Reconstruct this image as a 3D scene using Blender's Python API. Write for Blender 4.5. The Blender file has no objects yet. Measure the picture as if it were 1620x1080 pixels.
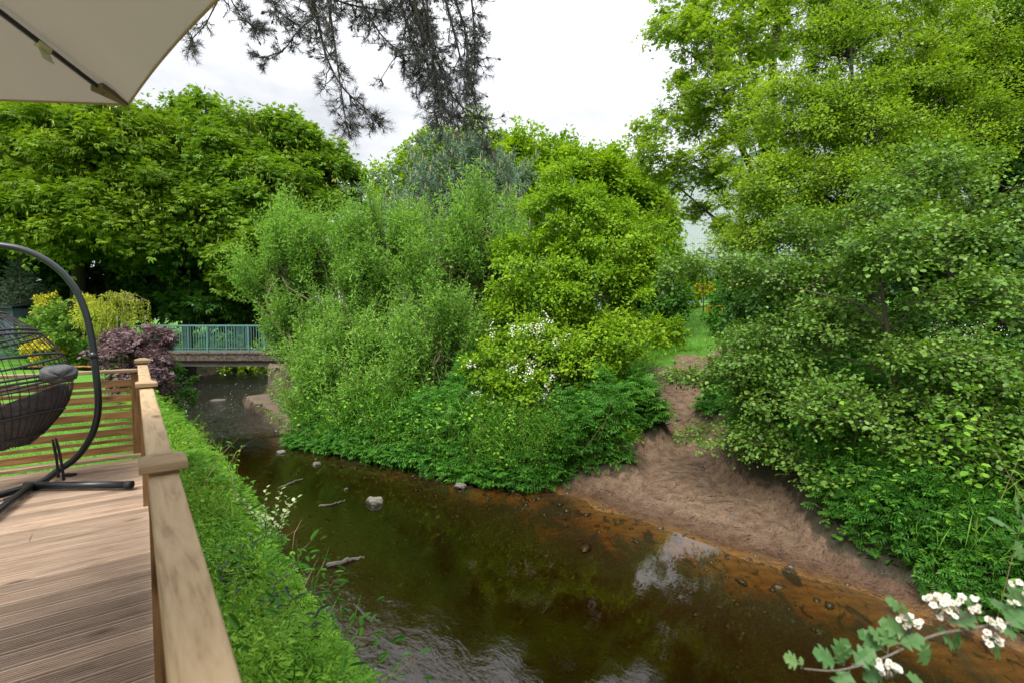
import bpy, math, random
import numpy as np
from mathutils import Vector, Matrix

random.seed(7)
RNG = np.random.default_rng(11)
PI = math.pi
scene = bpy.context.scene
COL = scene.collection

# ------------------------------------------------------------------ camera
FPX, HOR = 800.0, 503.0            # focal length in photo pixels, horizon row
CAM = np.array([0.0, 0.0, 1.55])
PITCH = math.atan((540.0 - HOR) / FPX)
cd = bpy.data.cameras.new("camera")
cd.sensor_width = 36.0
cd.lens = FPX / 1620.0 * 36.0
cd.clip_start, cd.clip_end = 0.05, 1500.0
cd.dof.use_dof = True
cd.dof.focus_distance = 8.0
cd.dof.aperture_fstop = 3.2
cam = bpy.data.objects.new("camera", cd)
cam.location = CAM
cam.rotation_euler = (PI / 2 - PITCH, 0, 0)
COL.objects.link(cam)
scene.camera = cam

# ------------------------------------------------------------------ world, sun, exposure
SUN_EL, SUN_AZ = math.radians(58), math.radians(-150)   # azimuth measured from +Y towards +X
w = bpy.data.worlds.new("World")
scene.world = w
w.use_nodes = True
nt = w.node_tree
for n in list(nt.nodes):
    nt.nodes.remove(n)
def wn(t, **kw):
    n = nt.nodes.new(t)
    for k, v in kw.items():
        setattr(n, k, v)
    return n
sky = wn('ShaderNodeTexSky')
sky.sky_type = 'NISHITA'
sky.sun_disc = False
sky.sun_elevation = SUN_EL
sky.sun_rotation = SUN_AZ
sky.air_density, sky.dust_density, sky.ozone_density = 1.0, 3.0, 1.0
tc = wn('ShaderNodeTexCoord')
mp = wn('ShaderNodeMapping'); mp.inputs['Scale'].default_value = (1.3, 1.3, 3.4)
nz = wn('ShaderNodeTexNoise'); nz.inputs['Scale'].default_value = 1.7; nz.inputs['Detail'].default_value = 6; nz.inputs['Roughness'].default_value = .55
rp = wn('ShaderNodeValToRGB')
rp.color_ramp.elements[0].position, rp.color_ramp.elements[0].color = .30, (.40, .41, .43, 1)
rp.color_ramp.elements[1].position, rp.color_ramp.elements[1].color = .74, (.98, .985, 1.0, 1)
sep = wn('ShaderNodeSeparateXYZ')
mr = wn('ShaderNodeMapRange'); mr.inputs['From Min'].default_value = 0.35; mr.inputs['From Max'].default_value = 1.0
mr.inputs['To Min'].default_value = 6.2; mr.inputs['To Max'].default_value = 16.0
mul = wn('ShaderNodeMix', data_type='RGBA', blend_type='MULTIPLY'); mul.inputs['Factor'].default_value = 1
mix = wn('ShaderNodeMix', data_type='RGBA'); mix.inputs['Factor'].default_value = .90
bg = wn('ShaderNodeBackground'); bg.inputs['Strength'].default_value = .12
out = wn('ShaderNodeOutputWorld')
L = nt.links.new
L(tc.outputs['Generated'], mp.inputs['Vector']); L(mp.outputs[0], nz.inputs['Vector']); L(nz.outputs['Fac'], rp.inputs['Fac'])
L(tc.outputs['Generated'], sep.inputs[0]); L(sep.outputs['Z'], mr.inputs['Value'])
L(rp.outputs['Color'], mul.inputs[6]); L(mr.outputs[0], mul.inputs[7])
L(sky.outputs['Color'], mix.inputs[6]); L(mul.outputs[2], mix.inputs[7])
L(mix.outputs[2], bg.inputs['Color']); L(bg.outputs[0], out.inputs['Surface'])

sl = bpy.data.lights.new("sun", 'SUN')
sl.energy = 2.3
sl.angle = math.radians(22)
sl.color = (1.0, .96, .88)
sun = bpy.data.objects.new("sun", sl)
sd = Vector((math.sin(SUN_AZ) * math.cos(SUN_EL), math.cos(SUN_AZ) * math.cos(SUN_EL), math.sin(SUN_EL)))
sun.rotation_euler = sd.to_track_quat('Z', 'Y').to_euler()
sun.location = (-10, -10, 30)
COL.objects.link(sun)

scene.view_settings.view_transform = 'Standard'
scene.view_settings.look = 'None'
scene.view_settings.gamma = 1.0
scene.view_settings.exposure = 1.1
scene.render.engine = 'CYCLES'
scene.cycles.max_bounces = 8
scene.cycles.diffuse_bounces = 3
scene.cycles.glossy_bounces = 3
scene.cycles.transmission_bounces = 5
scene.cycles.transparent_max_bounces = 8
scene.cycles.caustics_reflective = False
scene.cycles.use_denoising = True

# ------------------------------------------------------------------ maths helpers
def unit(a):
    a = np.asarray(a, float)
    return a / np.maximum(np.linalg.norm(a, axis=-1, keepdims=True), 1e-9)

def ray(px, py):
    xc, yc = (px - 810.0) / FPX, (540.0 - py) / FPX
    return np.array([xc, math.cos(PITCH) + math.sin(PITCH) * yc, -math.sin(PITCH) + math.cos(PITCH) * yc])

def at(px, py, Y):
    d = ray(px, py)
    return CAM + d * (Y / d[1])

def on_z(px, py, z):
    d = ray(px, py)
    return CAM + d * ((z - CAM[2]) / d[2])

U2, V2 = np.array([-.6, .8]), np.array([.8, .6])     # along the river / across it (to the far bank)
DECK_ROT = math.atan2(.6, .8)
def st(x, y):
    return -.6 * x + .8 * y, .8 * x + .6 * y
def xy(s, t):
    return -.6 * s + .8 * t, .8 * s + .6 * t

def wob(x, y, seed=0, f=1.0):
    """cheap smooth noise in -1..1 from summed sines"""
    r = np.random.default_rng(seed)
    v = 0; a = 0
    for k in range(7):
        fx, fy = r.normal(size=2) * f * (1 + .45 * k)
        am = 1.0 / (1 + .4 * k)
        v = v + am * np.sin(fx * x + fy * y + r.uniform(0, 6.28)); a += am
    return v / a * 1.8

def smooth(a, b, x):
    k = np.clip((x - a) / (b - a), 0, 1)
    return k * k * (3 - 2 * k)

def smoothline(P, n):
    P = np.asarray(P, float); k = len(P)
    d = np.concatenate([[0], np.cumsum(np.linalg.norm(np.diff(P, axis=0), axis=1))])
    u = np.linspace(0, d[-1], n)
    Q = np.stack([np.interp(u, d, P[:, c]) for c in range(P.shape[1])], 1)
    for _ in range(max(2, n // k // 2)):
        Q[1:-1] = (Q[:-2] + 2 * Q[1:-1] + Q[2:]) / 4
    return Q

# ------------------------------------------------------------------ mesh builder
class MB:
    def __init__(self):
        self.v, self.f, self.t, self.n = [], [], [], 0     # verts, (faces array, k), tint per face, count
    def add(self, V, F, tint=.5):
        V = np.asarray(V, float).reshape(-1, 3)
        F = np.asarray(F, np.int64)
        self.v.append(V); self.f.append(F + self.n)
        self.t.append(np.broadcast_to(np.asarray(tint, float), (len(F),)).copy() if np.ndim(tint) == 0 else np.asarray(tint, float))
        self.n += len(V)
    def poly(self, V, tint=.5):
        self.add(V, [list(range(len(V)))], tint)
    def box(self, lo, hi, tint=.5, M=None, bev=0.0):
        x0, y0, z0 = lo; x1, y1, z1 = hi
        if bev > 0:       # box with its top and side edges chamfered
            b = bev
            def ringp(i, z): return [(x0 + i, y0 + i, z), (x1 - i, y0 + i, z), (x1 - i, y1 - i, z), (x0 + i, y1 - i, z)]
            V = ringp(b, z0) + ringp(0, z0 + b) + ringp(0, z1 - b) + ringp(b * .3, z1 - b * .3) + ringp(b, z1)
            F = [[3, 2, 1, 0], [16, 17, 18, 19]]
            for r in range(4):
                for k in range(4):
                    a, c = r * 4 + k, r * 4 + (k + 1) % 4
                    F.append([a, c, c + 4, a + 4])
        else:
            V = [(x0, y0, z0), (x1, y0, z0), (x1, y1, z0), (x0, y1, z0), (x0, y0, z1), (x1, y0, z1), (x1, y1, z1), (x0, y1, z1)]
            F = [[3, 2, 1, 0], [4, 5, 6, 7], [0, 1, 5, 4], [1, 2, 6, 5], [2, 3, 7, 6], [3, 0, 4, 7]]
        V = np.array(V, float)
        if M is not None:
            V = np.array([M @ Vector(p) for p in V])
        self.add(V, F, tint)
    def tube(self, P, R, sides=8, tint=.5, cap=True):
        P = np.asarray(P, float); k = len(P)
        R = np.broadcast_to(np.asarray(R, float), (k,))
        T = unit(np.gradient(P, axis=0))
        ref = np.array([0, 0, 1.0]) if abs(T[0][2]) < .9 else np.array([1.0, 0, 0])
        A = unit(np.cross(T[0], ref)); V = []
        for i in range(k):
            A = unit(A - T[i] * np.dot(A, T[i])); B = np.cross(T[i], A)
            for j in range(sides):
                a = 2 * PI * j / sides
                V.append(P[i] + R[i] * (math.cos(a) * A + math.sin(a) * B))
        F = []
        for i in range(k - 1):
            for j in range(sides):
                a, b = i * sides + j, i * sides + (j + 1) % sides
                F.append([a, b, b + sides, a + sides])
        self.add(V, F, tint)
        if cap:
            n0 = self.n - k * sides
            self.f.append(np.array([[n0 + j for j in range(sides)][::-1]])); self.t.append(np.array([tint]))
            self.f.append(np.array([[n0 + (k - 1) * sides + j for j in range(sides)]])); self.t.append(np.array([tint]))
    def tubes(self, P, R, sides=3, tint=.5):
        """many short tubes at once; P (n,k,3), R (n,k)"""
        P = np.asarray(P, float); n, k, _ = P.shape
        if n == 0: return
        R = np.broadcast_to(np.asarray(R, float), (n, k))
        T = unit(P[:, -1] - P[:, 0])
        ref = np.where(np.abs(T[:, 2:3]) < .9, np.array([[0, 0, 1.0]]), np.array([[1.0, 0, 0]]))
        A = unit(np.cross(T, ref)); B = np.cross(T, A)
        ang = np.arange(sides) * 2 * PI / sides
        ring = A[:, None, :] * np.cos(ang)[None, :, None] + B[:, None, :] * np.sin(ang)[None, :, None]
        V = P[:, :, None, :] + R[:, :, None, None] * ring[:, None, :, :]
        idx = np.arange(n * k * sides).reshape(n, k, sides)
        F = np.stack([idx[:, :-1], np.roll(idx, -1, 2)[:, :-1], np.roll(idx, -1, 2)[:, 1:], idx[:, 1:]], -1).reshape(-1, 4)
        self.add(V.reshape(-1, 3), F, tint)
    def leaves(self, P, D, N, Ln, Wd, shape, tint):
        tv, tf = shape
        tv = np.array(tv, float); tf = np.array(tf)
        D = unit(D); N = unit(N - D * np.sum(N * D, -1, keepdims=True)); S = np.cross(N, D)
        n = len(P); Ln = np.broadcast_to(Ln, (n,)); Wd = np.broadcast_to(Wd, (n,))
        V = (P[:, None] + D[:, None] * (tv[None, :, 0:1] * Ln[:, None, None]) + S[:, None] * (tv[None, :, 1:2] * Wd[:, None, None])
             + N[:, None] * (tv[None, :, 2:3] * Ln[:, None, None]))
        F = (np.arange(n) * len(tv))[:, None, None] + tf[None]
        self.add(V.reshape(-1, 3), F.reshape(-1, tf.shape[1]), np.repeat(np.broadcast_to(tint, (n,)), len(tf)))
    def build(self, name, m, parent=None, origin=(0, 0, 0), smooth_shade=False):
        me = bpy.data.meshes.new(name)
        V = (np.concatenate(self.v) - np.asarray(origin, float)).astype(np.float32)
        tot = np.concatenate([np.full(len(f), f.shape[1], np.int32) for f in self.f])
        loops = np.concatenate([f.reshape(-1) for f in self.f]).astype(np.int32)
        me.vertices.add(len(V)); me.vertices.foreach_set('co', V.reshape(-1))
        me.loops.add(len(loops)); me.loops.foreach_set('vertex_index', loops)
        me.polygons.add(len(tot))
        me.polygons.foreach_set('loop_start', np.concatenate([[0], np.cumsum(tot)[:-1]]).astype(np.int32))
        me.polygons.foreach_set('loop_total', tot)
        at_ = me.attributes.new('tint', 'FLOAT', 'FACE')
        at_.data.foreach_set('value', np.concatenate(self.t).astype(np.float32))
        me.update(calc_edges=True)
        me.polygons.foreach_set('use_smooth', np.full(len(tot), bool(smooth_shade)))
        me.materials.append(m)
        o = bpy.data.objects.new(name, me)
        COL.objects.link(o)
        if parent is not None: o.parent = parent
        else: o.location = origin
        return o

def tag(o, label=None, cat=None, group=None, kind=None):
    if label: o['label'] = label
    if cat: o['category'] = cat
    if group: o['group'] = group
    if kind: o['kind'] = kind
    return o

def empty(name, loc, label, cat, group=None, rz=0.0):
    o = bpy.data.objects.new(name, None)
    o.empty_display_size = .2
    o.location = loc; o.rotation_euler = (0, 0, rz)
    COL.objects.link(o)
    return tag(o, label, cat, group)

# leaf outlines: (along, across, lift)
LEAF4 = ([(0, 0, 0), (.42, .5, .07), (1, 0, -.10), (.42, -.5, .07)], [[0, 1, 2, 3]])
LEAF6 = ([(0, 0, 0), (.25, .42, .07), (.68, .44, .04), (1, 0, -.12), (.68, -.44, .04), (.25, -.42, .07)], [[0, 1, 2, 3], [0, 3, 4, 5]])
ROUND8 = ([(0, 0, 0), (.25, .40, .06), (.7, .48, .03), (1, 0, -.10), (.7, -.48, .03), (.25, -.40, .06)], [[0, 1, 2, 3], [0, 3, 4, 5]])
# five lobed leaf of a sycamore / maple: three crossing lobes
PALM = ([(0, 0, 0), (.35, .22, .05), (1, 0, -.12), (.35, -.22, .05), (.15, .6, 0), (.75, .62, -.08), (.15, -.6, 0), (.75, -.62, -.08)],
        [[0, 1, 2, 3], [0, 4, 5, 1], [0, 3, 7, 6]])
NEEDLE = ([(0, -.5, 0), (1, -.3, 0), (1, .3, 0), (0, .5, 0)], [[0, 1, 2, 3]])
BLADE = ([(0, -.5, 0), (.5, -.42, .10), (1, 0, -.05), (.5, .42, .10)], [[0, 1, 2, 3]])
def pinnate(pairs, wide=.5):
    V, F = [], []
    for k in range(pairs):
        u = .15 + .75 * k / pairs; ln = wide * (1 - .55 * abs(k / pairs - .25))
        for sgn in (1, -1):
            b = len(V)
            V += [(u, 0, 0), (u + .02 + ln * .15, sgn * ln * .5, .05), (u + ln * .42, sgn * ln, -.08), (u + .17, sgn * ln * .45, .03)]
            F.append([b, b + 1, b + 2, b + 3] if sgn > 0 else [b + 3, b + 2, b + 1, b])
    b = len(V)
    V += [(.8, 0, .0), (.92, .13, .02), (1.15, 0, -.1), (.92, -.13, .02)]; F.append([b, b + 1, b + 2, b + 3])
    return V, F
FERN = pinnate(4, .5)
TRIFOL = pinnate(1, .62)

# ------------------------------------------------------------------ materials
class NT:
    def __init__(self, name):
        self.m = bpy.data.materials.new(name); self.m.use_nodes = True
        self.t = self.m.node_tree
        for n in list(self.t.nodes): self.t.nodes.remove(n)
        self.out = self.n('ShaderNodeOutputMaterial')
    def n(self, typ, ins=None, **kw):
        nd = self.t.nodes.new(typ)
        for k, v in kw.items(): setattr(nd, k, v)
        for k, v in (ins or {}).items():
            if hasattr(v, 'is_output') or isinstance(v, bpy.types.NodeSocket): self.t.links.new(v, nd.inputs[k])
            else: nd.inputs[k].default_value = v
        return nd
    def ramp(self, fac, stops):
        r = self.n('ShaderNodeValToRGB', {'Fac': fac})
        e = r.color_ramp.elements
        while len(e) < len(stops): e.new(.5)
        for k, (p, c) in enumerate(stops):
            e[k].position = p; e[k].color = (*c, 1)
        return r.outputs['Color']
    def mix(self, fac, a, b, blend='MIX'):
        nd = self.n('ShaderNodeMix', data_type='RGBA', blend_type=blend)
        for sk, v in ((nd.inputs['Factor'], fac), (nd.inputs[6], a), (nd.inputs[7], b)):
            if isinstance(v, bpy.types.NodeSocket): self.t.links.new(v, sk)
            else: sk.default_value = v if not isinstance(v, tuple) or len(v) == 4 else (*v, 1)
        return nd.outputs[2]
    def math(self, op, a, b=0.0, c=0.0):
        nd = self.n('ShaderNodeMath', operation=op)
        for sk, v in zip(nd.inputs, (a, b, c)):
            if isinstance(v, bpy.types.NodeSocket): self.t.links.new(v, sk)
            else: sk.default_value = v
        return nd.outputs[0]
    def attr(self, name): return self.n('ShaderNodeAttribute', attribute_name=name).outputs['Fac']
    def obj(self): return self.n('ShaderNodeTexCoord').outputs['Object']
    def mapped(self, scale, vec=None, loc=(0, 0, 0), rot=(0, 0, 0)):
        return self.n('ShaderNodeMapping', {'Vector': vec or self.obj(), 'Scale': scale, 'Location': loc, 'Rotation': rot}).outputs[0]
    def noise(self, vec, scale, detail=4, rough=.55, dist=0.0):
        return self.n('ShaderNodeTexNoise', {'Vector': vec, 'Scale': scale, 'Detail': detail, 'Roughness': rough, 'Distortion': dist}).outputs['Fac']
    def bump(self, h, strength=.3, dist=.02):
        return self.n('ShaderNodeBump', {'Height': h, 'Strength': strength, 'Distance': dist}).outputs[0]
    def pbr(self, color, rough=.6, normal=None, spec=.4, metal=0.0):
        p = self.n('ShaderNodeBsdfPrincipled', {'Roughness': rough, 'Specular IOR Level': spec, 'Metallic': metal})
        if isinstance(color, bpy.types.NodeSocket): self.t.links.new(color, p.inputs['Base Color'])
        else: p.inputs['Base Color'].default_value = (*color, 1)
        if normal is not None: self.t.links.new(normal, p.inputs['Normal'])
        return p.outputs[0]
    def done(self, sh):
        self.t.links.new(sh, self.out.inputs['Surface']); return self.m

def leaf_mat(name, dark, mid, light, trans=.38, rough=.58, spec=.22):
    b = NT(name)
    t = b.attr('tint')
    c = b.ramp(t, [(.05, dark), (.5, mid), (.97, light)])
    p = b.pbr(c, rough, spec=spec)
    tcol = b.mix(1.0, c, (1.25, 1.2, .45, 1), 'MULTIPLY')
    tr = b.n('ShaderNodeBsdfTranslucent', {'Color': tcol}).outputs[0]
    sh = b.n('ShaderNodeMixShader', {'Fac': trans * .82, 1: p, 2: tr}).outputs[0]
    return b.done(sh)

def bark_mat(name, c1, c2, scale=6.0):
    b = NT(name)
    v = b.mapped((1, 1, .25))
    n1 = b.noise(v, scale * 3, 6, .65, .4); n2 = b.noise(b.obj(), 2.2, 3)
    c = b.mix(n1, c1, c2)
    c = b.mix(b.math('MULTIPLY', n2, .5), c, (.05, .065, .03, 1))
    return b.done(b.pbr(c, .85, b.bump(n1, .6, .03), .2))

def plain(name, c, rough=.5, spec=.4, noise_amt=.15, scale=8, metal=0.0, bump=.08):
    b = NT(name)
    n = b.noise(b.obj(), scale, 5)
    k = b.n('ShaderNodeMapRange', {'Value': n, 'To Min': 1 - noise_amt * 2, 'To Max': 1 + noise_amt * 2}).outputs[0]
    col = b.mix(1.0, c, b.n('ShaderNodeCombineXYZ', {0: k, 1: k, 2: k}).outputs[0], 'MULTIPLY')
    return b.done(b.pbr(col, rough, b.bump(b.noise(b.obj(), scale * 6, 4), bump, .01), spec, metal))

def wood_mat(name, pale, mid, dark, axis, rough=.72, knots=True, green=.0):
    """planed softwood: long grain along the given local axis, knots, per piece tone from tint"""
    b = NT(name)
    sc = [14.0, 14.0, 14.0]; sc[axis] = 1.5
    off = b.math('MULTIPLY', b.attr('tint'), 37.0)
    ovec = b.n('ShaderNodeVectorMath', {0: b.obj(), 1: b.n('ShaderNodeCombineXYZ', {0: off, 1: off, 2: off}).outputs[0]}, operation='ADD').outputs[0]
    v = b.mapped(tuple(sc), ovec)
    warp = b.noise(b.mapped(tuple(k * .22 for k in sc), ovec), 1.6, 2)
    gv = b.n('ShaderNodeVectorMath', {0: v, 1: b.n('ShaderNodeCombineXYZ', {0: b.math('MULTIPLY', warp, 2.2), 1: b.math('MULTIPLY', warp, 2.2), 2: b.math('MULTIPLY', warp, 2.2)}).outputs[0]}, operation='ADD').outputs[0]
    g1 = b.n('ShaderNodeTexNoise', {'Vector': gv, 'Scale': 2.2, 'Detail': 7, 'Roughness': .62, 'Distortion': .3}).outputs['Fac']
    g2 = b.noise(b.mapped(tuple(k * 3 for k in sc), ovec), 3, 4, .6)
    c = b.ramp(g1, [(.36, dark), (.47, mid), (.60, pale)])
    c = b.mix(b.math('MULTIPLY', g2, .35), c, dark)
    tone = b.n('ShaderNodeMapRange', {'Value': b.attr('tint'), 'To Min': .74, 'To Max': 1.2}).outputs[0]
    c = b.mix(1.0, c, b.n('ShaderNodeCombineXYZ', {0: tone, 1: tone, 2: tone}).outputs[0], 'MULTIPLY')
    if knots:
        ks = [7.0, 7.0, 7.0]; ks[axis] = 2.6
        vor = b.n('ShaderNodeTexVoronoi', {'Vector': b.mapped(tuple(ks), ovec), 'Scale': .62, 'Randomness': 1.0})
        kf = b.n('ShaderNodeMapRange', {'Value': vor.outputs['Distance'], 'From Min': .05, 'From Max': .15, 'To Min': .9, 'To Max': 0.0}).outputs[0]
        c = b.mix(kf, c, (dark[0] * .42, dark[1] * .36, dark[2] * .3, 1))
    stain = b.noise(ovec, 1.4, 4)
    sf = b.n('ShaderNodeMapRange', {'Value': stain, 'From Min': .5, 'From Max': .75, 'To Min': 0, 'To Max': .38}).outputs[0]
    c = b.mix(sf, c, (mid[0] * .62, mid[1] * .64 + green, mid[2] * .6, 1))
    return b.done(b.pbr(c, rough, b.bump(g1, .22, .006), .25))

M = {}
M['sycamore'] = leaf_mat('sycamore_leaf', (.075, .155, .010), (.15, .27, .013), (.27, .38, .022), .46)
M['sycamore_b'] = leaf_mat('sycamore_leaf_fresh', (.075, .17, .013), (.15, .285, .018), (.26, .39, .03), .46)
M['raceme'] = leaf_mat('sycamore_raceme', (.26, .32, .04), (.36, .42, .06), (.46, .50, .10), .3)
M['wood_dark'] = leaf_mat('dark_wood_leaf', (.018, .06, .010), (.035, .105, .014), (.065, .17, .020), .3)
M['willow'] = leaf_mat('willow_leaf', (.105, .25, .036), (.19, .39, .056), (.33, .54, .11), .50)
M['lime'] = leaf_mat('lime_leaf', (.10, .21, .008), (.19, .34, .012), (.32, .47, .025), .48)
M['oak'] = leaf_mat('oak_leaf', (.10, .22, .008), (.20, .37, .012), (.36, .52, .03), .48)
M['airy'] = leaf_mat('airy_tree_leaf', (.14, .25, .014), (.23, .375, .020), (.36, .51, .04), .60)
M['alder'] = leaf_mat('alder_leaf', (.055, .14, .014), (.115, .245, .024), (.23, .37, .055), .40, .45, .4)
M['alder_up'] = leaf_mat('field_maple_leaf', (.125, .235, .012), (.215, .365, .018), (.35, .50, .04), .54)
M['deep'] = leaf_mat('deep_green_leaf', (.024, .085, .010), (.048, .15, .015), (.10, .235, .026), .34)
M['cover'] = leaf_mat('ground_cover_leaf', (.032, .125, .012), (.060, .205, .017), (.115, .30, .028), .34)
M['cover_l'] = leaf_mat('bank_herb_leaf', (.085, .225, .016), (.155, .35, .024), (.27, .48, .042), .36)
M['grassblade'] = leaf_mat('grass_blade', (.06, .17, .015), (.11, .27, .02), (.20, .38, .04), .36)
M['pine'] = leaf_mat('pine_needle', (.048, .052, .058), (.085, .09, .10), (.15, .155, .17), .15, .5)
M['bluepine'] = leaf_mat('blue_pine_needle', (.085, .15, .105), (.15, .24, .17), (.24, .33, .22), .2, .5)
M['candle'] = leaf_mat('pine_candle', (.30, .27, .13), (.38, .33, .17), (.46, .40, .22), .2)
M['spruce'] = leaf_mat('spruce_needle', (.05, .09, .055), (.09, .14, .09), (.15, .20, .13), .2)
M['maple'] = leaf_mat('purple_maple_leaf', (.07, .030, .036), (.17, .105, .12), (.30, .22, .25), .22)
M['weeper'] = leaf_mat('golden_weeping_leaf', (.20, .27, .02), (.36, .42, .035), (.52, .54, .08), .4)
M['shrubgreen'] = leaf_mat('garden_shrub_leaf', (.06, .16, .02), (.12, .26, .03), (.25, .38, .06), .35)
M['golden'] = leaf_mat('golden_leaf', (.30, .33, .03), (.42, .42, .035), (.55, .50, .05), .35)
M['gorse'] = leaf_mat('gorse_flower', (.40, .34, .012), (.56, .49, .018), (.66, .60, .05), .12)
M['blossom'] = leaf_mat('white_blossom', (.55, .57, .50), (.74, .75, .70), (.84, .84, .80), .3)
M['petal'] = leaf_mat('hawthorn_petal', (.60, .58, .50), (.74, .72, .66), (.82, .80, .76), .3)
M['stamen'] = plain('hawthorn_stamen', (.55, .42, .22, 1), .7)
M['hawleaf'] = leaf_mat('hawthorn_leaf', (.045, .115, .035), (.08, .175, .055), (.14, .24, .08), .3, .4)
M['variegated'] = leaf_mat('variegated_leaf', (.20, .32, .10), (.34, .44, .20), (.52, .58, .36), .35)
M['darkleaf'] = leaf_mat('grey_willow_leaf', (.035, .065, .042), (.065, .105, .070), (.12, .165, .125), .2, .4)
M['straw'] = leaf_mat('dead_stalk', (.20, .15, .08), (.28, .21, .11), (.36, .29, .17), .2)
M['litter'] = leaf_mat('dead_leaf', (.030, .018, .010), (.065, .038, .022), (.13, .08, .045), .1)
M['bluebell'] = leaf_mat('bluebell_flower', (.13, .14, .34), (.2, .2, .45), (.3, .3, .55), .2)
M['bark'] = bark_mat('bark', (.045, .036, .028, 1), (.12, .095, .072, 1))
M['bark_alder'] = bark_mat('alder_bark', (.045, .036, .027, 1), (.13, .10, .072, 1))
M['shoot'] = bark_mat('young_willow_shoot', (.10, .115, .045, 1), (.20, .19, .09, 1), 9)
M['bark_dark'] = bark_mat('dark_twig_bark', (.030, .024, .022, 1), (.07, .055, .05, 1), 9)
M['bark_hawthorn'] = bark_mat('hawthorn_twig_bark', (.13, .105, .085, 1), (.26, .22, .185, 1), 25)
M['cone'] = plain('pine_cone', (.16, .10, .055, 1), .8, noise_amt=.3)

M['deck'] = wood_mat('deck_board_wood', (.435, .325, .24), (.385, .28, .20), (.27, .188, .128), 0, .6)
M['rail'] = wood_mat('handrail_wood', (.43, .315, .185), (.37, .262, .145), (.24, .165, .088), 1, .62, green=.02)
M['post'] = wood_mat('post_wood', (.33, .19, .085), (.25, .135, .055), (.14, .068, .026), 2, .7)
M['cap'] = wood_mat('post_cap_wood', (.36, .26, .155), (.29, .20, .11), (.17, .105, .052), 0, .65)
M['slat'] = wood_mat('slat_wood', (.36, .21, .085), (.27, .145, .055), (.16, .078, .028), 0, .65)
M['toprail'] = wood_mat('fence_rail_wood', (.38, .29, .18), (.31, .22, .13), (.19, .125, .065), 0, .65)
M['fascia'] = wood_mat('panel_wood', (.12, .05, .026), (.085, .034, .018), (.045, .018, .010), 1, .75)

M['metal_dark'] = plain('charcoal_powder_coat', (.012, .016, .020, 1), .34, .5, .06, 40, bump=.04)
M['rope'] = plain('dark_rattan', (.022, .022, .026, 1), .55, .4, .2, 60)
M['strand'] = plain('dark_rattan_strand', (.020, .016, .018, 1), .6, .3, .2, 60)
def cushion_mat():
    b = NT('dark_grey_cushion_fabric')
    n = b.noise(b.obj(), 5, 5); wv = b.noise(b.obj(), 260, 2)
    c = b.mix(n, (.040, .040, .045, 1), (.088, .088, .098, 1))
    return b.done(b.pbr(c, .55, b.bump(b.math('ADD', b.math('MULTIPLY', b.noise(b.obj(), 14, 4, .6, 1.2), 1.0), b.math('MULTIPLY', wv, .1)), .55, .03), .4))
M['cushion'] = cushion_mat()
M['webbing'] = plain('black_webbing', (.012, .012, .014, 1), .7)

def canopy_mat():
    b = NT('parasol_fabric')
    n = b.noise(b.mapped((1, 1, 1)), 3, 4); f = b.noise(b.mapped((300, 300, 300)), 1, 2)
    c = b.mix(n, (.53, .50, .475, 1), (.59, .56, .535, 1))
    p = b.pbr(c, .8, b.bump(f, .1, .002), .15)
    tr = b.n('ShaderNodeBsdfTranslucent', {'Color': c}).outputs[0]
    return b.done(b.n('ShaderNodeMixShader', {'Fac': .42, 1: p, 2: tr}).outputs[0])
M['canopy'] = canopy_mat()
M['hem'] = plain('parasol_hem', (.36, .27, .20, 1), .8)
M['pocket'] = plain('parasol_corner_pocket', (.17, .13, .085, 1), .75, noise_amt=.25)
M['velcro'] = plain('parasol_strap', (.62, .60, .50, 1), .7)
M['rib'] = plain('parasol_rib_metal', (.018, .020, .026, 1), .4, .5, .05)

M['bridge_rail'] = plain('turquoise_paint', (.085, .190, .172, 1), .5, .4, .12, 14)
def concrete(name, c1, c2, moss=.0):
    b = NT(name)
    n = b.noise(b.mapped((1, 1, .35)), 3.5, 8, .65); m = b.noise(b.obj(), 9, 6, .7)
    c = b.mix(n, c1, c2)
    if moss:
        z = b.n('ShaderNodeSeparateXYZ', {0: b.obj()}).outputs['Z']
        mk = b.math('MULTIPLY', b.n('ShaderNodeMapRange', {'Value': z, 'From Min': .02, 'From Max': .16}).outputs[0], b.n('ShaderNodeMapRange', {'Value': m, 'From Min': .42, 'From Max': .58}).outputs[0])
        c = b.mix(b.math('MULTIPLY', mk, moss), c, (.060, .032, .014, 1))
    return b.done(b.pbr(c, .9, b.bump(m, .5, .03), .2))
M['concrete'] = concrete('bridge_concrete', (.055, .050, .044, 1), (.19, .178, .16, 1), .95)
M['masonry'] = concrete('bank_masonry', (.055, .042, .030, 1), (.185, .140, .10, 1))
def stone_mat():
    b = NT('river_stone')
    n = b.noise(b.obj(), 9, 7, .65); m = b.noise(b.obj(), 3.5, 5)
    c = b.mix(n, (.060, .055, .043, 1), (.235, .21, .175, 1))
    c = b.mix(b.n('ShaderNodeMapRange', {'Value': m, 'From Min': .52, 'From Max': .66, 'To Max': .7}).outputs[0], c, (.055, .060, .028, 1))
    z = b.n('ShaderNodeSeparateXYZ', {0: b.n('ShaderNodeNewGeometry').outputs['Position']}).outputs['Z']
    wet = b.n('ShaderNodeMapRange', {'Value': b.math('ADD', z, b.math('MULTIPLY', n, .05)), 'From Min': -1.255, 'From Max': -1.225, 'To Min': 1.0, 'To Max': 0.0}).outputs[0]
    c = b.mix(wet, c, b.mix(1.0, c, (.38, .36, .30, 1), 'MULTIPLY'))
    r = b.n('ShaderNodeMapRange', {'Value': wet, 'To Min': .85, 'To Max': .2}).outputs[0]
    return b.done(b.pbr(c, r, b.bump(n, .6, .02), .4))
M['stone'] = stone_mat()
M['stick'] = bark_mat('wet_driftwood', (.05, .042, .035, 1), (.17, .15, .125, 1), 12)

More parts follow.
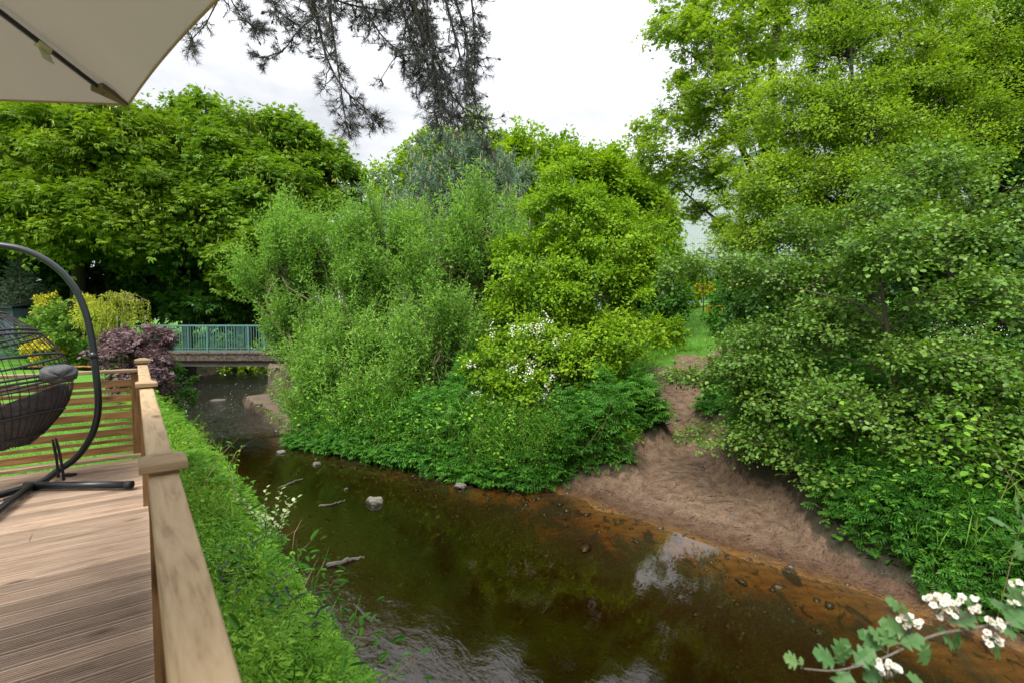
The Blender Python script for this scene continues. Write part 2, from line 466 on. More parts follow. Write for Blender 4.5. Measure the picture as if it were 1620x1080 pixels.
def cladding():
    b = NT('pale_metal_cladding')
    x = b.n('ShaderNodeSeparateXYZ', {0: b.obj()}).outputs['X']
    wv = b.n('ShaderNodeTexWave', {'Vector': b.obj(), 'Scale': 1.1, 'Distortion': 0.0}, bands_direction='X').outputs['Fac']
    n = b.noise(b.mapped((.3, .3, .06)), 2, 4)
    c = b.mix(n, (.36, .40, .44, 1), (.45, .49, .53, 1))
    return b.done(b.pbr(c, .5, b.bump(wv, .5, .05), .3))
M['cladding'] = cladding()
M['cladding_low'] = plain('blue_grey_metal', (.16, .22, .28, 1), .5)
M['shed'] = plain('slate_blue_painted_boards', (.075, .115, .15, 1), .6, .3, .1, 5)
M['gravel'] = plain('orange_bark_mulch', (.30, .14, .05, 1), .9, .2, .35, 30)

def ground_mat(name):
    b = NT(name)
    o = b.obj()
    n = b.noise(o, 1.1, 6); n2 = b.noise(o, 7, 4, .5); n3 = b.noise(o, 34, 3, .5); n4 = b.noise(o, 120, 3, .6)
    soil = b.mix(n2, (.028, .022, .014, 1), (.06, .055, .028, 1))
    grass = b.mix(n2, (.045, .14, .012, 1), (.12, .30, .022, 1))
    grass = b.mix(b.math('MULTIPLY', n4, .5), grass, (.06, .15, .015, 1))
    dirt = b.ramp(n2, [(.28, (.090, .057, .036)), (.5, (.158, .104, .066)), (.72, (.215, .148, .098))])
    dirt = b.mix(b.n('ShaderNodeMapRange', {'Value': n3, 'From Min': .5, 'From Max': .68, 'To Max': .75}).outputs[0], dirt, (.095, .055, .038, 1))
    # pale pebbles and dark litter on the sand
    vo = b.n('ShaderNodeTexVoronoi', {'Vector': o, 'Scale': 17.0})
    pk = b.math('LESS_THAN', vo.outputs['Distance'], .12)
    pk = b.math('MULTIPLY', pk, b.math('GREATER_THAN', b.n('ShaderNodeSeparateXYZ', {0: vo.outputs['Color']}).outputs[0], .70))
    dirt = b.mix(b.math('MULTIPLY', pk, .75), dirt, (.32, .26, .20, 1))
    vo2 = b.n('ShaderNodeTexVoronoi', {'Vector': b.mapped((9, 13, 9)), 'Scale': 1.0})
    lk = b.math('MULTIPLY', b.math('LESS_THAN', vo2.outputs['Distance'], .2), b.math('GREATER_THAN', n, .44))
    dirt = b.mix(b.math('MULTIPLY', lk, .6), dirt, (.055, .035, .024, 1))
    wet = b.attr('wet')
    dirt = b.mix(wet, dirt, b.mix(1.0, dirt, (.50, .40, .33, 1), 'MULTIPLY'))
    c = b.mix(b.attr('grass'), soil, grass)
    dfac = b.n('ShaderNodeMapRange', {'Value': b.math('ADD', b.attr('dirt'), b.math('MULTIPLY', b.math('SUBTRACT', n2, .5), .9)), 'From Min': .38, 'From Max': .62}).outputs[0]
    c = b.mix(dfac, c, dirt)
    # river bed: orange sand with ripple bands, dark silt and weed in patches
    bn = b.noise(b.mapped((1.0, .45, 1.0), rot=(0, 0, .64)), 2.3, 6, .6, .6)
    rip = b.n('ShaderNodeTexWave', {'Vector': b.mapped((1, 1, 1), rot=(0, 0, .35)), 'Scale': 2.2, 'Distortion': 11.0, 'Detail': 4.0, 'Detail Scale': 1.3}, bands_direction='Y').outputs['Fac']
    sand = b.mix(b.math('MULTIPLY', rip, .55), (.165, .080, .018, 1), (.085, .042, .011, 1))
    silt = b.mix(n3, (.020, .019, .011, 1), (.066, .058, .032, 1))
    sf = b.n('ShaderNodeMapRange', {'Value': b.math('ADD', bn, b.math('MULTIPLY', b.math('SUBTRACT', b.attr('sand'), .5), .42)), 'From Min': .50, 'From Max': .68}).outputs[0]
    wd = b.noise(b.mapped((3.2, 1.7, 1.0), rot=(0, 0, .64)), 2.2, 5, .65, .8)
    sand = b.mix(b.n('ShaderNodeMapRange', {'Value': wd, 'From Min': .54, 'From Max': .62, 'To Max': .9}).outputs[0], sand, (.024, .018, .007, 1))
    bedc = b.mix(sf, silt, sand)
    c = b.mix(b.attr('bed'), c, bedc)
    rough = b.n('ShaderNodeMapRange', {'Value': wet, 'To Min': .92, 'To Max': .45}).outputs[0]
    p = b.pbr(c, rough, b.bump(b.math('ADD', b.math('MULTIPLY', n3, .6), b.math('MULTIPLY', n2, 1.0)), .8, .05), .25)
    return b.done(p)
M['ground'] = ground_mat('bank_ground')

def water_mat():
    b = NT('stream_water')
    o = b.obj()
    sxy = b.n('ShaderNodeSeparateXYZ', {0: o})
    t, s = sxy.outputs[0], sxy.outputs[1]
    # currents run along the local y axis; rougher by the near bank and up at the shallow under the bridge
    n1 = b.noise(b.mapped((7, 3.2, 1)), 1.0, 4, .6, .8)
    n2 = b.noise(b.mapped((22, 11, 1)), 1.0, 3, .55, .5)
    n3 = b.noise(b.mapped((2.2, .8, 1)), 1.0, 3, .5, .4)
    cur = b.noise(b.mapped((.55, .17, 1)), 1.0, 3, .5)
    side = b.n('ShaderNodeMapRange', {'Value': t, 'From Min': 1.7, 'From Max': 3.5, 'To Min': 1.0, 'To Max': .0}).outputs[0]
    far = b.n('ShaderNodeMapRange', {'Value': s, 'From Min': 13.0, 'From Max': 19.5, 'To Min': 0.0, 'To Max': 1.0}).outputs[0]
    k = b.math('MULTIPLY', side, b.n('ShaderNodeMapRange', {'Value': cur, 'From Min': .38, 'From Max': .62, 'To Min': .25, 'To Max': 1.0}).outputs[0])
    amp = b.math('ADD', b.math('ADD', b.math('MULTIPLY', k, .26), .014), b.math('MULTIPLY', far, 10.0))
    h = b.math('ADD', b.math('MULTIPLY', n1, 1.0), b.math('ADD', b.math('MULTIPLY', n2, .22), b.math('MULTIPLY', n3, .8)))
    nm = b.n('ShaderNodeBump', {'Height': b.math('MULTIPLY', h, amp), 'Strength': 1.0, 'Distance': .045}).outputs[0]
    fr = b.n('ShaderNodeFresnel', {'IOR': 1.55, 'Normal': nm}).outputs[0]
    gl = b.n('ShaderNodeBsdfGlossy', {'Color': (1, 1, 1, 1), 'Roughness': .015, 'Normal': nm}).outputs[0]
    trn = b.n('ShaderNodeBsdfTransparent', {'Color': (.97, .96, .92, 1)}).outputs[0]
    sh = b.n('ShaderNodeMixShader', {'Fac': fr, 1: trn, 2: gl}).outputs[0]
    va = b.n('ShaderNodeVolumeAbsorption', {'Color': (.70, .52, .27, 1), 'Density': 4.8}).outputs[0]
    b.t.links.new(va, b.out.inputs['Volume'])
    return b.done(sh)
M['water'] = water_mat()

# ------------------------------------------------------------------ terrain and stream
WATER_Z = -1.30
SL = np.array([-40, 3, 6, 8.5, 11.3, 15, 24, 27, 30, 34, 40, 80.]); TL = np.array([1.2, 1.2, 1.15, 1.25, 1.05, .95, .9, 1.3, 3.2, 8, 16, 60.])
SR = np.array([-40, -5, .8, 2, 3, 4.2, 5.6, 6.3, 6.9, 9, 10.6, 12, 15, 17.5, 20, 24, 28, 32, 38, 80.])
TR = np.array([6.3, 6.2, 6.0, 6.0, 5.85, 5.7, 5.6, 5.45, 4.9, 4.2, 3.5, 2.9, 2.9, 3.1, 3.6, 4.9, 6.8, 11, 20, 66.])
def t_left(s): return np.interp(s, SL, TL)
def t_right(s): return np.interp(s, SR, TR)
def beach_mask(s, d):
    """1 on the bare sand: a strip along the water below s 4 and a path climbing the bank at s about 6"""
    lo = np.interp(d, [0, .5, .9, 1.3, 2.6, 4.4, 6, 8.5, 14, 40], [1.7, 2.2, 2.8, 3.5, 5.0, 6.2, 6.8, 7.4, 8.4, 18])
    hi = np.interp(d, [0, .5, 1, 2.3, 4, 5.6, 8.5, 14, 40], [6.3, 5.95, 5.7, 5.95, 7.1, 8.0, 8.8, 9.4, 18.8])
    j = .22 * np.sin(3.1 * d + s) + .15 * np.sin(5.3 * s - 2 * d)
    return smooth(lo - .30, lo + .30, s + j) * (1 - smooth(hi - .30, hi + .30, s + j))
def ground_z(x, y):
    x, y = np.asarray(x, float), np.asarray(y, float)
    s, t = st(x, y)
    tl, tr = t_left(s), t_right(s)
    dl, dr = tl - t, t - tr
    # left bank and lawn
    zl = np.interp(dl, [0, .25, .8, 1.4, 3, 60], [WATER_Z, -1.12, -.72, -.42, -.36, -.36])
    zbank = np.interp(dr, [0, .35, 1.0, 2.2, 4.5, 8.5, 14, 25, 45, 90], [WATER_Z, -1.0, -.72, -.42, -.1, .4, .95, 2.3, 3.6, 4.5])
    zbeach = np.interp(dr, [0, 1.0, 2.0, 3.2, 3.45, 5.7, 8.5, 14, 25, 45, 90], [WATER_Z, -1.16, -.98, -.72, -.50, -.12, .38, .9, 2.25, 3.55, 4.5])
    m = beach_mask(s, dr)
    zr = zbank * (1 - m) + zbeach * m
    depth = np.interp(np.minimum(-dl, -dr), [0, .35, 1.0, 2.0], [0, .10, .28, .42])
    right_shelf = smooth(2.6, .3, -dr) * smooth(9, 5.5, s)
    depth = depth * (1 - .60 * right_shelf) * (1 - .75 * smooth(17.5, 20.5, s) * smooth(26, 23, s))
    zb = WATER_Z - depth
    z = np.where(dl > 0, zl, np.where(dr > 0, zr, zb))
    land = np.maximum(dl, dr)
    z = z + .05 * wob(x, y, 3, 1.1) * smooth(.3, 1.5, land) * (1 - .4 * m) + .022 * wob(x, y, 5, 4.0) * smooth(.05, .5, land)
    z = z + .02 * wob(x, y, 8, 2.5) * (land < 0)
    return z

def make_ground():
    sv = np.unique(np.concatenate([[-900, -400, -150, -60, -30], np.arange(-14, 12, .16), np.arange(12, 32, .3), np.arange(32, 60, 1.5), [70, 90, 130, 200, 400, 900]]))
    tv = np.unique(np.concatenate([[-900, -400, -150, -70, -40, -25], np.arange(-16, -.5, .6), np.arange(-.5, 14.5, .13), np.arange(14.5, 30, .6), np.arange(30, 60, 2), [70, 100, 150, 300, 900]]))
    S, T = np.meshgrid(sv, tv, indexing='ij')
    X, Y = xy(S, T)
    Z = ground_z(X, Y)
    ns, ntt = S.shape
    P = np.stack([X, Y, Z], -1).reshape(-1, 3)
    dl, dr = (t_left(S) - T), (T - t_right(S))
    m = beach_mask(S, dr) * (dr > -.05)
    dirt = np.clip(m, 0, 1)
    edge = smooth(.55, .0, dr) * (dr > -.1) * .8                # bare wet rim
    dirt = np.maximum(dirt, edge * smooth(30, 8, S))
    grass = smooth(.9, 1.6, dl) + smooth(6.0, 8.0, dr)
    bed = ((dl < 0) & (dr < 0)).astype(float)
    bed = np.maximum(bed, smooth(.10, -.02, np.maximum(dl, dr)))
    wet = smooth(.75, .05, dr) * (dr > -.1)
    sand = smooth(1.35, .15, -dr) * smooth(9.0, 6.5, S) * 1.02
    sand = np.maximum(sand, .27)
    attrs = dict(dirt=dirt, grass=np.clip(grass, 0, 1), bed=bed, wet=wet, sand=sand)
    idx = np.arange(ns * ntt).reshape(ns, ntt)
    F = np.stack([idx[1:, :-1], idx[1:, 1:], idx[:-1, 1:], idx[:-1, :-1]], -1).reshape(-1, 4)
    F = F[:, ::-1]
    fc = lambda A: A.reshape(-1)[F].mean(1)
    zone = np.zeros(len(F), int)
    fdl, fdr, fs = fc(dl), fc(dr), fc(S)
    zone[(fdl < 0) & (fdr < 0)] = 1
    zone[(fdr >= 0) & (fc(m) > .5) & (fdr < 60)] = 2
    zone[(fdl > 1.3) & (fs > 6.5) & (fs < 45)] = 3
    for z, nm in ((0, 'ground'), (1, 'riverbed'), (2, 'sandy_path'), (3, 'lawn')):
        f = F[zone == z]
        used, inv = np.unique(f, return_inverse=True)
        me = bpy.data.meshes.new(nm)
        me.from_pydata(P[used].tolist(), [], inv.reshape(-1, 4).tolist())
        for k, A in attrs.items():
            a = me.attributes.new(k, 'FLOAT', 'POINT')
            a.data.foreach_set('value', A.reshape(-1)[used].astype(np.float32))
        me.polygons.foreach_set('use_smooth', np.ones(len(f), bool))
        me.update()
        # make sure faces look up
        me.materials.append(M['ground'])
        o = bpy.data.objects.new(nm, me); COL.objects.link(o)
        if me.polygons[0].normal.z < 0: me.flip_normals()
        tag(o, kind='structure')
make_ground()

mb = MB(); mb.box((.3, -14, -2.6), (30, 44, WATER_Z))
water = mb.build('water', M['water']); water.rotation_euler = (0, 0, DECK_ROT); tag(water, kind='structure')

# ------------------------------------------------------------------ foliage tools
def rnd_dirs(n, rng=RNG):
    return unit(rng.normal(size=(n, 3)))

def clumps(mb, C, O, R, twigs=10, per=9, leaf=(.10, .07), shape=LEAF4, up=.8, droop=.35, flat=.65, spread=1.0, tint_var=.19,
           tw=None, tw_r=.006, outw=.6, lift=.15, rng=RNG, nout=.35, bias=0.0):
    """leafy twigs radiating from clump centres C (n,3), mostly along O; R is the clump radius"""
    n = len(C)
    C, O = np.asarray(C, float), np.asarray(O, float)
    R = np.broadcast_to(np.asarray(R, float), (n,))
    d = rng.normal(size=(n, twigs, 3)) * spread + O[:, None, :] * outw * 2.0 + np.array([0, 0, lift])
    d[..., 2] *= flat
    d = unit(d)
    ln = R[:, None] * rng.uniform(.55, 1.15, (n, twigs))
    u = rng.uniform(.18, 1.0, (n, twigs, per)) ** .75
    sag = -.30 * droop * (u ** 2)
    P = C[:, None, None, :] + d[:, :, None, :] * (ln[..., None] * u)[..., None]
    P[..., 2] += sag * ln[..., None]
    off = rng.normal(size=P.shape) * (R[:, None, None, None] * .11)
    P = P + off
    N = rng.normal(size=P.shape) * .42 + np.array([0, 0, up]) + (d[:, :, None, :] + O[:, None, None, :]) * nout
    D = d[:, :, None, :] * .7 + unit(off) * .8 + rng.normal(size=P.shape) * .35
    D[..., 2] -= droop * .55
    ct = rng.normal(size=(n, 1, 1)) * .10
    tint = np.clip(.5 + bias + ct + rng.normal(size=P.shape[:3]) * tint_var, .0, 1.0)
    k = P.shape[0] * twigs * per
    sc = np.clip(rng.lognormal(-.08, .32, k), .4, 1.6)
    mb.leaves(P.reshape(-1, 3), D.reshape(-1, 3), N.reshape(-1, 3), leaf[0] * sc, leaf[1] * sc, shape, tint.reshape(-1))
    if tw is not None:
        uu = np.array([0, .5, 1.0])
        T = C[:, None, None, :] + d[:, :, None, :] * (ln[..., None] * uu)[..., None]
        T[..., 2] += -.30 * droop * (uu ** 2) * ln[..., None]
        rr = tw_r * np.array([1.0, .7, .3])
        tw.tubes(T.reshape(-1, 3, 3), np.broadcast_to(rr, (n * twigs, 3)), 3)

def curve(a, b, k=6, sag=.0, wig=.06, rng=RNG):
    a, b = np.asarray(a, float), np.asarray(b, float)
    u = np.linspace(0, 1, k)[:, None]
    L_ = np.linalg.norm(b - a)
    P = a + (b - a) * u
    P[:, 2:3] += sag * L_ * np.sin(u * PI)
    w_ = rng.normal(size=(k, 3)) * wig * L_ / k
    w_[0] = 0; w_[-1] = 0
    return P + np.cumsum(w_, 0) * np.sin(u * PI)

def lobe_points(c, r, n, rng=RNG, shell=.55, up_bias=.15, bottom=-.75):
    d = rng.normal(size=(int(n * 1.7) + 8, 3)); d[:, 2] += up_bias
    d = unit(d); d = d[d[:, 2] > bottom][:n]
    q = shell + (1 - shell) * rng.uniform(0, 1, len(d)) ** .6
    q *= rng.uniform(.86, 1.1, len(d))
    return np.asarray(c) + d * q[:, None] * np.asarray(r), unit(d / np.asarray(r))

def lobes_px(L_):
    """(px, py, Y, half width px, half height px, depth radius m, clump count) -> world ellipsoids"""
    o = []
    for px, py, Y, rw, rh, ry, n in L_:
        k = Y / FPX
        o.append((at(px, py, Y), np.array([rw * k, ry, rh * k]), n))
    return o

def make_tree(name, label, cat, lobes, trunks, leaf_m, bark_m=None, clump=.5, limb_r=.05, limbs=True, group=None, sub=.45,
              base=None, extra=None, trunk_sides=8, rng=None, bottom=-.75, shell=.55, thin=1.0, **kw):
    """tapered trunk(s) with limbs out to the leaf clumps; trunks = list of (points, radii)"""
    rng = rng or np.random.default_rng(abs(hash_(label)))
    root = np.asarray(base if base is not None else trunks[0][0][0], float)
    o = empty(name, root, label, cat, group)
    wood, crown = MB(), MB()
    allp, allr = [], []
    for P, R in trunks:
        P = np.asarray(P, float)
        R = np.interp(np.linspace(0, 1, len(P)), np.linspace(0, 1, len(R)), R)
        wood.tube(P, R, trunk_sides)
        u = np.linspace(0, len(P) - 1, len(P) * 6)
        allp.append(np.stack([np.interp(u, np.arange(len(P)), P[:, k]) for k in range(3)], 1)); allr.append(np.interp(u, np.arange(len(P)), R))
    allp = np.concatenate(allp); allr = np.concatenate(allr)
    for c, r, n in lobes:
        C, O = lobe_points(c, r, max(3, int(n * thin)), rng, bottom=bottom, shell=shell)
        clumps(crown, C, O, clump * rng.uniform(.7, 1.25, len(C)), tw=wood if kw.get('twig') else None, rng=rng, **{k: v for k, v in kw.items() if k != 'twig'})
        if limbs:
            low = allp[:, 2] < c[2] + r[2] * .3
            cand = np.where(low)[0] if low.any() else np.arange(len(allp))
            j = cand[np.argmin(np.linalg.norm(allp[cand] - (c - np.array([0, 0, .5 * r[2]])), axis=1))]
            lr = min(limb_r, allr[j] * .8)
            hub = curve(allp[j], c, 7, .06, .5, rng)
            wood.tube(hub, np.linspace(lr, lr * .45, 7), 6)
            m_ = max(2, int(len(C) * sub))
            T = []
            for q in rng.permutation(len(C))[:m_]:
                s0 = hub[rng.integers(3, 7)]
                T.append(curve(s0, C[q], 5, .05, .4, rng))
            rr = lr * .42 * np.linspace(1, .22, 5)
            wood.tubes(np.array(T), np.broadcast_to(rr, (len(T), 5)), 4)
    if extra: extra(o, root, lobes, rng)
    wood.build('trunk', bark_m or M['bark'], o, root, True)
    crown.build('crown', leaf_m, o, root)
    return o

def hash_(s):
    h = 5381
    for ch in s: h = (h * 33 + ord(ch)) & 0x7fffffff
    return h

def trunk_px(pts, r0, r1, to_ground=True):
    P = [at(*p) for p in pts]
    if to_ground:
        P[0][2] = float(ground_z(P[0][0], P[0][1])) - .15
    return np.array(P), [r0, r1]

# ------------------------------------------------------------------ big structure: bridge, building, bank walls, shed
BR_Y0, BR_Y1 = 21.8, 24.0
def make_bridge():
    a = at(196, 557, BR_Y0); b = at(690, 557, BR_Y0)
    z1, z0 = at(400, 560, BR_Y0)[2], at(400, 577, BR_Y0)[2]
    x0, x1 = a[0] - 1.5, b[0]
    o = empty('footbridge', (x0, BR_Y0, z0), 'concrete footbridge with turquoise railings over the stream', 'bridge')
    d = MB()
    d.box((0, 0, .17), (x1 - x0, BR_Y1 - BR_Y0, z1 - z0), bev=.012)
    d.box((0, .12, -.06), (x1 - x0, BR_Y1 - BR_Y0 - .12, .17))
    d.box((0, -.03, z1 - z0), (x1 - x0, .16, z1 - z0 + .07), bev=.01)
    d.box((0, BR_Y1 - BR_Y0 - .16, z1 - z0), (x1 - x0, BR_Y1 - BR_Y0 + .03, z1 - z0 + .07), bev=.01)
    d.build('deck', M['concrete'], o)
    ab = MB()
    xl, xr = at(262, 590, BR_Y0)[0] - x0, at(447, 590, BR_Y0)[0] - x0
    ab.box((xl - 1.0, .05, -2.6), (xl, BR_Y1 - BR_Y0 - .05, -.06)); ab.build('abutment', M['concrete'], o)
    ab = MB(); ab.box((xr, .05, -2.6), (xr + 1.0, BR_Y1 - BR_Y0 - .05, -.06)); ab.build('abutment', M['concrete'], o)
    top = at(400, 515, BR_Y0)[2] - z0; bot = z1 - z0 + .12
    posts = [at(px, 540, BR_Y0)[0] - x0 for px in (203, 261, 327, 392, 457, 522, 587, 652)]
    for yy, off in ((.06, 0), (BR_Y1 - BR_Y0 - .06, -.35)):
        rl = empty_child('parapet', o, (0, yy, 0))
        r = MB()
        r.box((posts[0] + off, -.025, top - .05), (posts[-1] + off, .025, top), bev=.006); r.box((posts[0] + off, -.02, bot), (posts[-1] + off, .02, bot + .035))
        r.build('rail', M['bridge_rail'], rl)
        r = MB()
        for k in range(len(posts) - 1):
            n = 15
            for q in range(1, n):
                x = posts[k] + off + (posts[k + 1] - posts[k]) * q / n
                r.box((x - .010, -.010, bot + .03), (x + .010, .010, top - .045))
        r.build('bars', M['bridge_rail'], rl)
        for p in posts:
            r = MB(); r.box((p + off - .035, -.035, z1 - z0 + .065), (p + off + .035, .035, top + .004)); r.build('post', M['bridge_rail'], rl)
def empty_child(name, parent, loc):
    e = bpy.data.objects.new(name, None); e.empty_display_size = .1; e.location = loc; COL.objects.link(e); e.parent = parent
    return e
make_bridge()

def make_warehouse():
    Y = 62.0
    a = at(1012, 300, Y); x0 = a[0]
    zt = a[2]; zb = at(1060, 462, Y)[2] - 4
    ridge = at(1290, 210, Y)
    x1 = x0 + 2 * (ridge[0] - x0)
    o = empty('warehouse', (x0, Y, zb), 'pale grey metal clad warehouse with pitched roof behind trees', 'building')
    h = zt - zb; rz = ridge[2] - zb; wd = x1 - x0
    m = MB()
    V = [(0, 0, 0), (wd, 0, 0), (wd, 0, h), (wd / 2, 0, rz), (0, 0, h)]
    V2_ = [(x, 40, z) for x, y, z in V]
    m.add(V + V2_, [[0, 1, 2, 4], [5, 9, 7, 6], [0, 4, 9, 5], [1, 6, 7, 2]]); m.add([V[4], V[2], V[3]], [[0, 1, 2]]); m.add([V2_[4], V2_[3], V2_[2]], [[0, 1, 2]])
    m.build('wall', M['cladding'], o)
    m = MB()
    for x_0, z_0, x_1, z_1 in ((-.5, h - .25, wd / 2, rz + .06), (wd / 2, rz + .06, wd + .5, h - .25)):
        m.add([(x_0, -.5, z_0), (x_1, -.5, z_1), (x_1, 40.5, z_1), (x_0, 40.5, z_0), (x_0, -.5, z_0 + .25), (x_1, -.5, z_1 + .25), (x_1, 40.5, z_1 + .25), (x_0, 40.5, z_0 + .25)],
              [[3, 2, 1, 0], [4, 5, 6, 7], [0, 1, 5, 4], [1, 2, 6, 5], [2, 3, 7, 6], [3, 0, 4, 7]])
    m.build('roof', M['cladding'], o)
    m = MB(); hl = at(1060, 405, Y)[2] - zb
    m.box((-.06, -.06, 0), (wd + .06, -.004, hl)); m.build('lower_cladding', M['cladding_low'], o)
make_warehouse()

def rough_box(mb, a, b, width, z0, z1, seed=0, seg=14, j=.05):
    """a rough edged masonry strip between ground points a and b, real steps and bumps"""
    r = np.random.default_rng(seed)
    a, b = np.array(a, float), np.array(b, float)
    d = unit(b - a); nrm = np.array([-d[1], d[0]])
    prof = [(0, z0), (0, z0 + (z1 - z0) * .5), (.02, z1 - .05), (.07, z1), (width * .5, z1 + .02), (width, z1)]
    V = []
    for k in range(seg + 1):
        p = a + (b - a) * k / seg
        for q, (off, z) in enumerate(prof):
            jj = r.normal(size=3) * j * (.4 if q == 0 else 1)
            V.append((*(p + nrm * (off + jj[0])), z + jj[2] * .6))
    n = len(prof); F = []
    for k in range(seg):
        for q in range(n - 1):
            F.append([k * n + q, k * n + q + 1, (k + 1) * n + q + 1, (k + 1) * n + q])
    mb.add(V, F)
    mb.poly([V[q] for q in range(n)][::-1]); mb.poly([V[seg * n + q] for q in range(n)])
def make_bank_wall():
    a = on_z(464, 690, WATER_Z)[:2]; b = on_z(388, 640, WATER_Z)[:2]
    m = MB(); rough_box(m, b, a, 1.2, -1.9, -1.02, 3, 40, .055)
    o = m.build('stone_ledge', M['masonry'], None, (0, 0, 0)); tag(o, 'low sandstone ledge at the water edge below the bridge', 'ledge')
    a = on_z(490, 668, -1.0)[:2]; b = on_z(424, 622, -1.0)[:2]
    m = MB(); rough_box(m, b, a, .5, -1.6, -.02, 4, 34, .06)
    o = m.build('retaining_wall', M['masonry'], None, (0, 0, 0)); tag(o, 'tan stone retaining wall beside the bridge under the bushes', 'wall')
make_bank_wall()

def make_shed():
    Y = 23.5
    a = at(-260, 575, Y); b = at(24, 575, Y)
    zt = at(10, 488, Y)[2]; z0 = -.5
    o = empty('garden_shed', (a[0], Y, z0), 'slate blue timber shed at the end of the lawn', 'shed')
    wd = b[0] - a[0]; h = zt - z0
    m = MB()
    n = int(wd / .14)
    for k in range(n):
        m.box((k * wd / n, 0, 0), ((k + 1) * wd / n - .012, .03, h), tint=RNG.uniform())
    m.box((.01, .031, 0), (wd - .01, 3.0, h)); m.build('wall', M['shed'], o)
    m = MB(); m.add([(-.15, -.2, h), (wd + .15, -.2, h), (wd + .15, 3.2, h + .5), (-.15, 3.2, h + .5), (-.15, -.2, h + .08), (wd + .15, -.2, h + .08), (wd + .15, 3.2, h + .58), (-.15, 3.2, h + .58)],
                    [[3, 2, 1, 0], [4, 5, 6, 7], [0, 1, 5, 4], [1, 2, 6, 5], [2, 3, 7, 6], [3, 0, 4, 7]]); m.build('roof', M['metal_dark'], o)
make_shed()

# ------------------------------------------------------------------ far trees
def racemes(lobes_used):
    def f(o, root, lobes, rng):
        m = MB()
        for c, r, n in lobes:
            C, O = lobe_points(c, r, n * 11, rng, shell=.9)
            k = (O[:, 1] < .35); C = C[k]
            q = len(C); D = rng.normal(size=(q, 3)) * .15 + np.array([0, 0, -1]); N = rng.normal(size=(q, 3))
            m.leaves(C, D, N, .24 * rng.uniform(.6, 1.2, q), .085, LEAF4, rng.uniform(0, 1, q))
        m.build('racemes', M['raceme'], o, root)
    return f

SYC = dict(twigs=22, per=13, leaf=(.205, .175), shape=PALM, up=1.15, droop=.55, flat=.42, outw=.35, tint_var=.17, lift=.0, clump=1.15)
lob = lobes_px([(60, 250, 28, 120, 85, 3.4, 75), (175, 255, 27, 115, 85, 3.2, 75), (235, 235, 29, 50, 55, 2.0, 32), (30, 360, 27, 120, 70, 3.0, 60),
                (150, 350, 26, 130, 75, 3.0, 75), (-60, 300, 28, 100, 130, 3.5, 60), (245, 330, 27, 75, 75, 2.4, 45), (120, 205, 29, 90, 35, 2.4, 34)])
make_tree('sycamore_tree', 'broad sycamore with hanging flower tassels behind the parasol and lawn', 'tree', lob,
          [trunk_px([(120, 500, 28.5), (125, 400, 28.5), (118, 280, 28.5), (130, 200, 28.5)], .42, .10)], M['sycamore'], limb_r=.16, extra=racemes(lob), **SYC)
lob = lobes_px([(375, 235, 31, 70, 55, 2.6, 48), (450, 250, 31, 65, 60, 2.4, 48), (330, 275, 29, 85, 70, 2.6, 55), (430, 320, 29, 85, 60, 2.8, 55), (515, 300, 31, 55, 70, 2.0, 34),
                (330, 370, 28, 90, 65, 2.8, 60), (420, 410, 28, 80, 60, 2.6, 48), (325, 195, 31, 32, 40, 1.4, 15)])
make_tree('sycamore_tree', 'tall sycamore rising behind the footbridge, fresh green', 'tree', lob,
          [trunk_px([(395, 520, 30), (400, 400, 30), (395, 300, 30), (405, 215, 30)], .40, .09)], M['sycamore_b'], limb_r=.15, extra=racemes(lob), **SYC)
# thin topped tree in the gap to the right of the sycamores
lob = lobes_px([(545, 345, 36, 45, 45, 2.2, 26), (585, 375, 36, 50, 45, 2.2, 26), (530, 290, 36, 22, 40, 1.2, 10)])
make_tree('thin_tree', 'thin dark twigged tree in the sky gap left of the blue pine', 'tree', lob,
          [trunk_px([(565, 500, 36), (563, 420, 36), (558, 330, 36)], .22, .05)], M['sycamore_b'], limb_r=.08, twigs=8, per=6, leaf=(.26, .18), shape=LEAF4, flat=.8, clump=1.1)

# dark wood beneath and behind the sycamores
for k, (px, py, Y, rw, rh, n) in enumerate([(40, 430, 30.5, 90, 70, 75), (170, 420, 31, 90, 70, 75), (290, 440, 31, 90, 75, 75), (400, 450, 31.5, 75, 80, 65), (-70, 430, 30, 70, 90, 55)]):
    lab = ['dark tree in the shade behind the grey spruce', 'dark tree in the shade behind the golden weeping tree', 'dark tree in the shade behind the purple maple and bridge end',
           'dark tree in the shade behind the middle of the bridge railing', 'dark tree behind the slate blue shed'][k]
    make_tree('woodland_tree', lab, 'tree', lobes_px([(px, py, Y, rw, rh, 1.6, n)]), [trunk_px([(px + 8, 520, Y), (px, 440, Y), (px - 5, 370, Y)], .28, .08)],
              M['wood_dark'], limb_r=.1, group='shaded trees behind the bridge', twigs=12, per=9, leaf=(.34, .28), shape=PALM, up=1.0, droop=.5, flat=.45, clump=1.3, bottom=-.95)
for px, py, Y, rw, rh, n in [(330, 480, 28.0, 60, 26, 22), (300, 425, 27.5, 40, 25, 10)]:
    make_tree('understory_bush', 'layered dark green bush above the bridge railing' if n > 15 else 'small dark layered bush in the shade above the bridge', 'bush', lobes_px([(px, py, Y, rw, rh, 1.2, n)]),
              [trunk_px([(px, 540, Y), (px, py, Y)], .08, .03)], M['deep'], limb_r=.04, twigs=14, per=9, leaf=(.30, .24), shape=PALM, up=1.3, droop=.4, flat=.3, clump=.9)

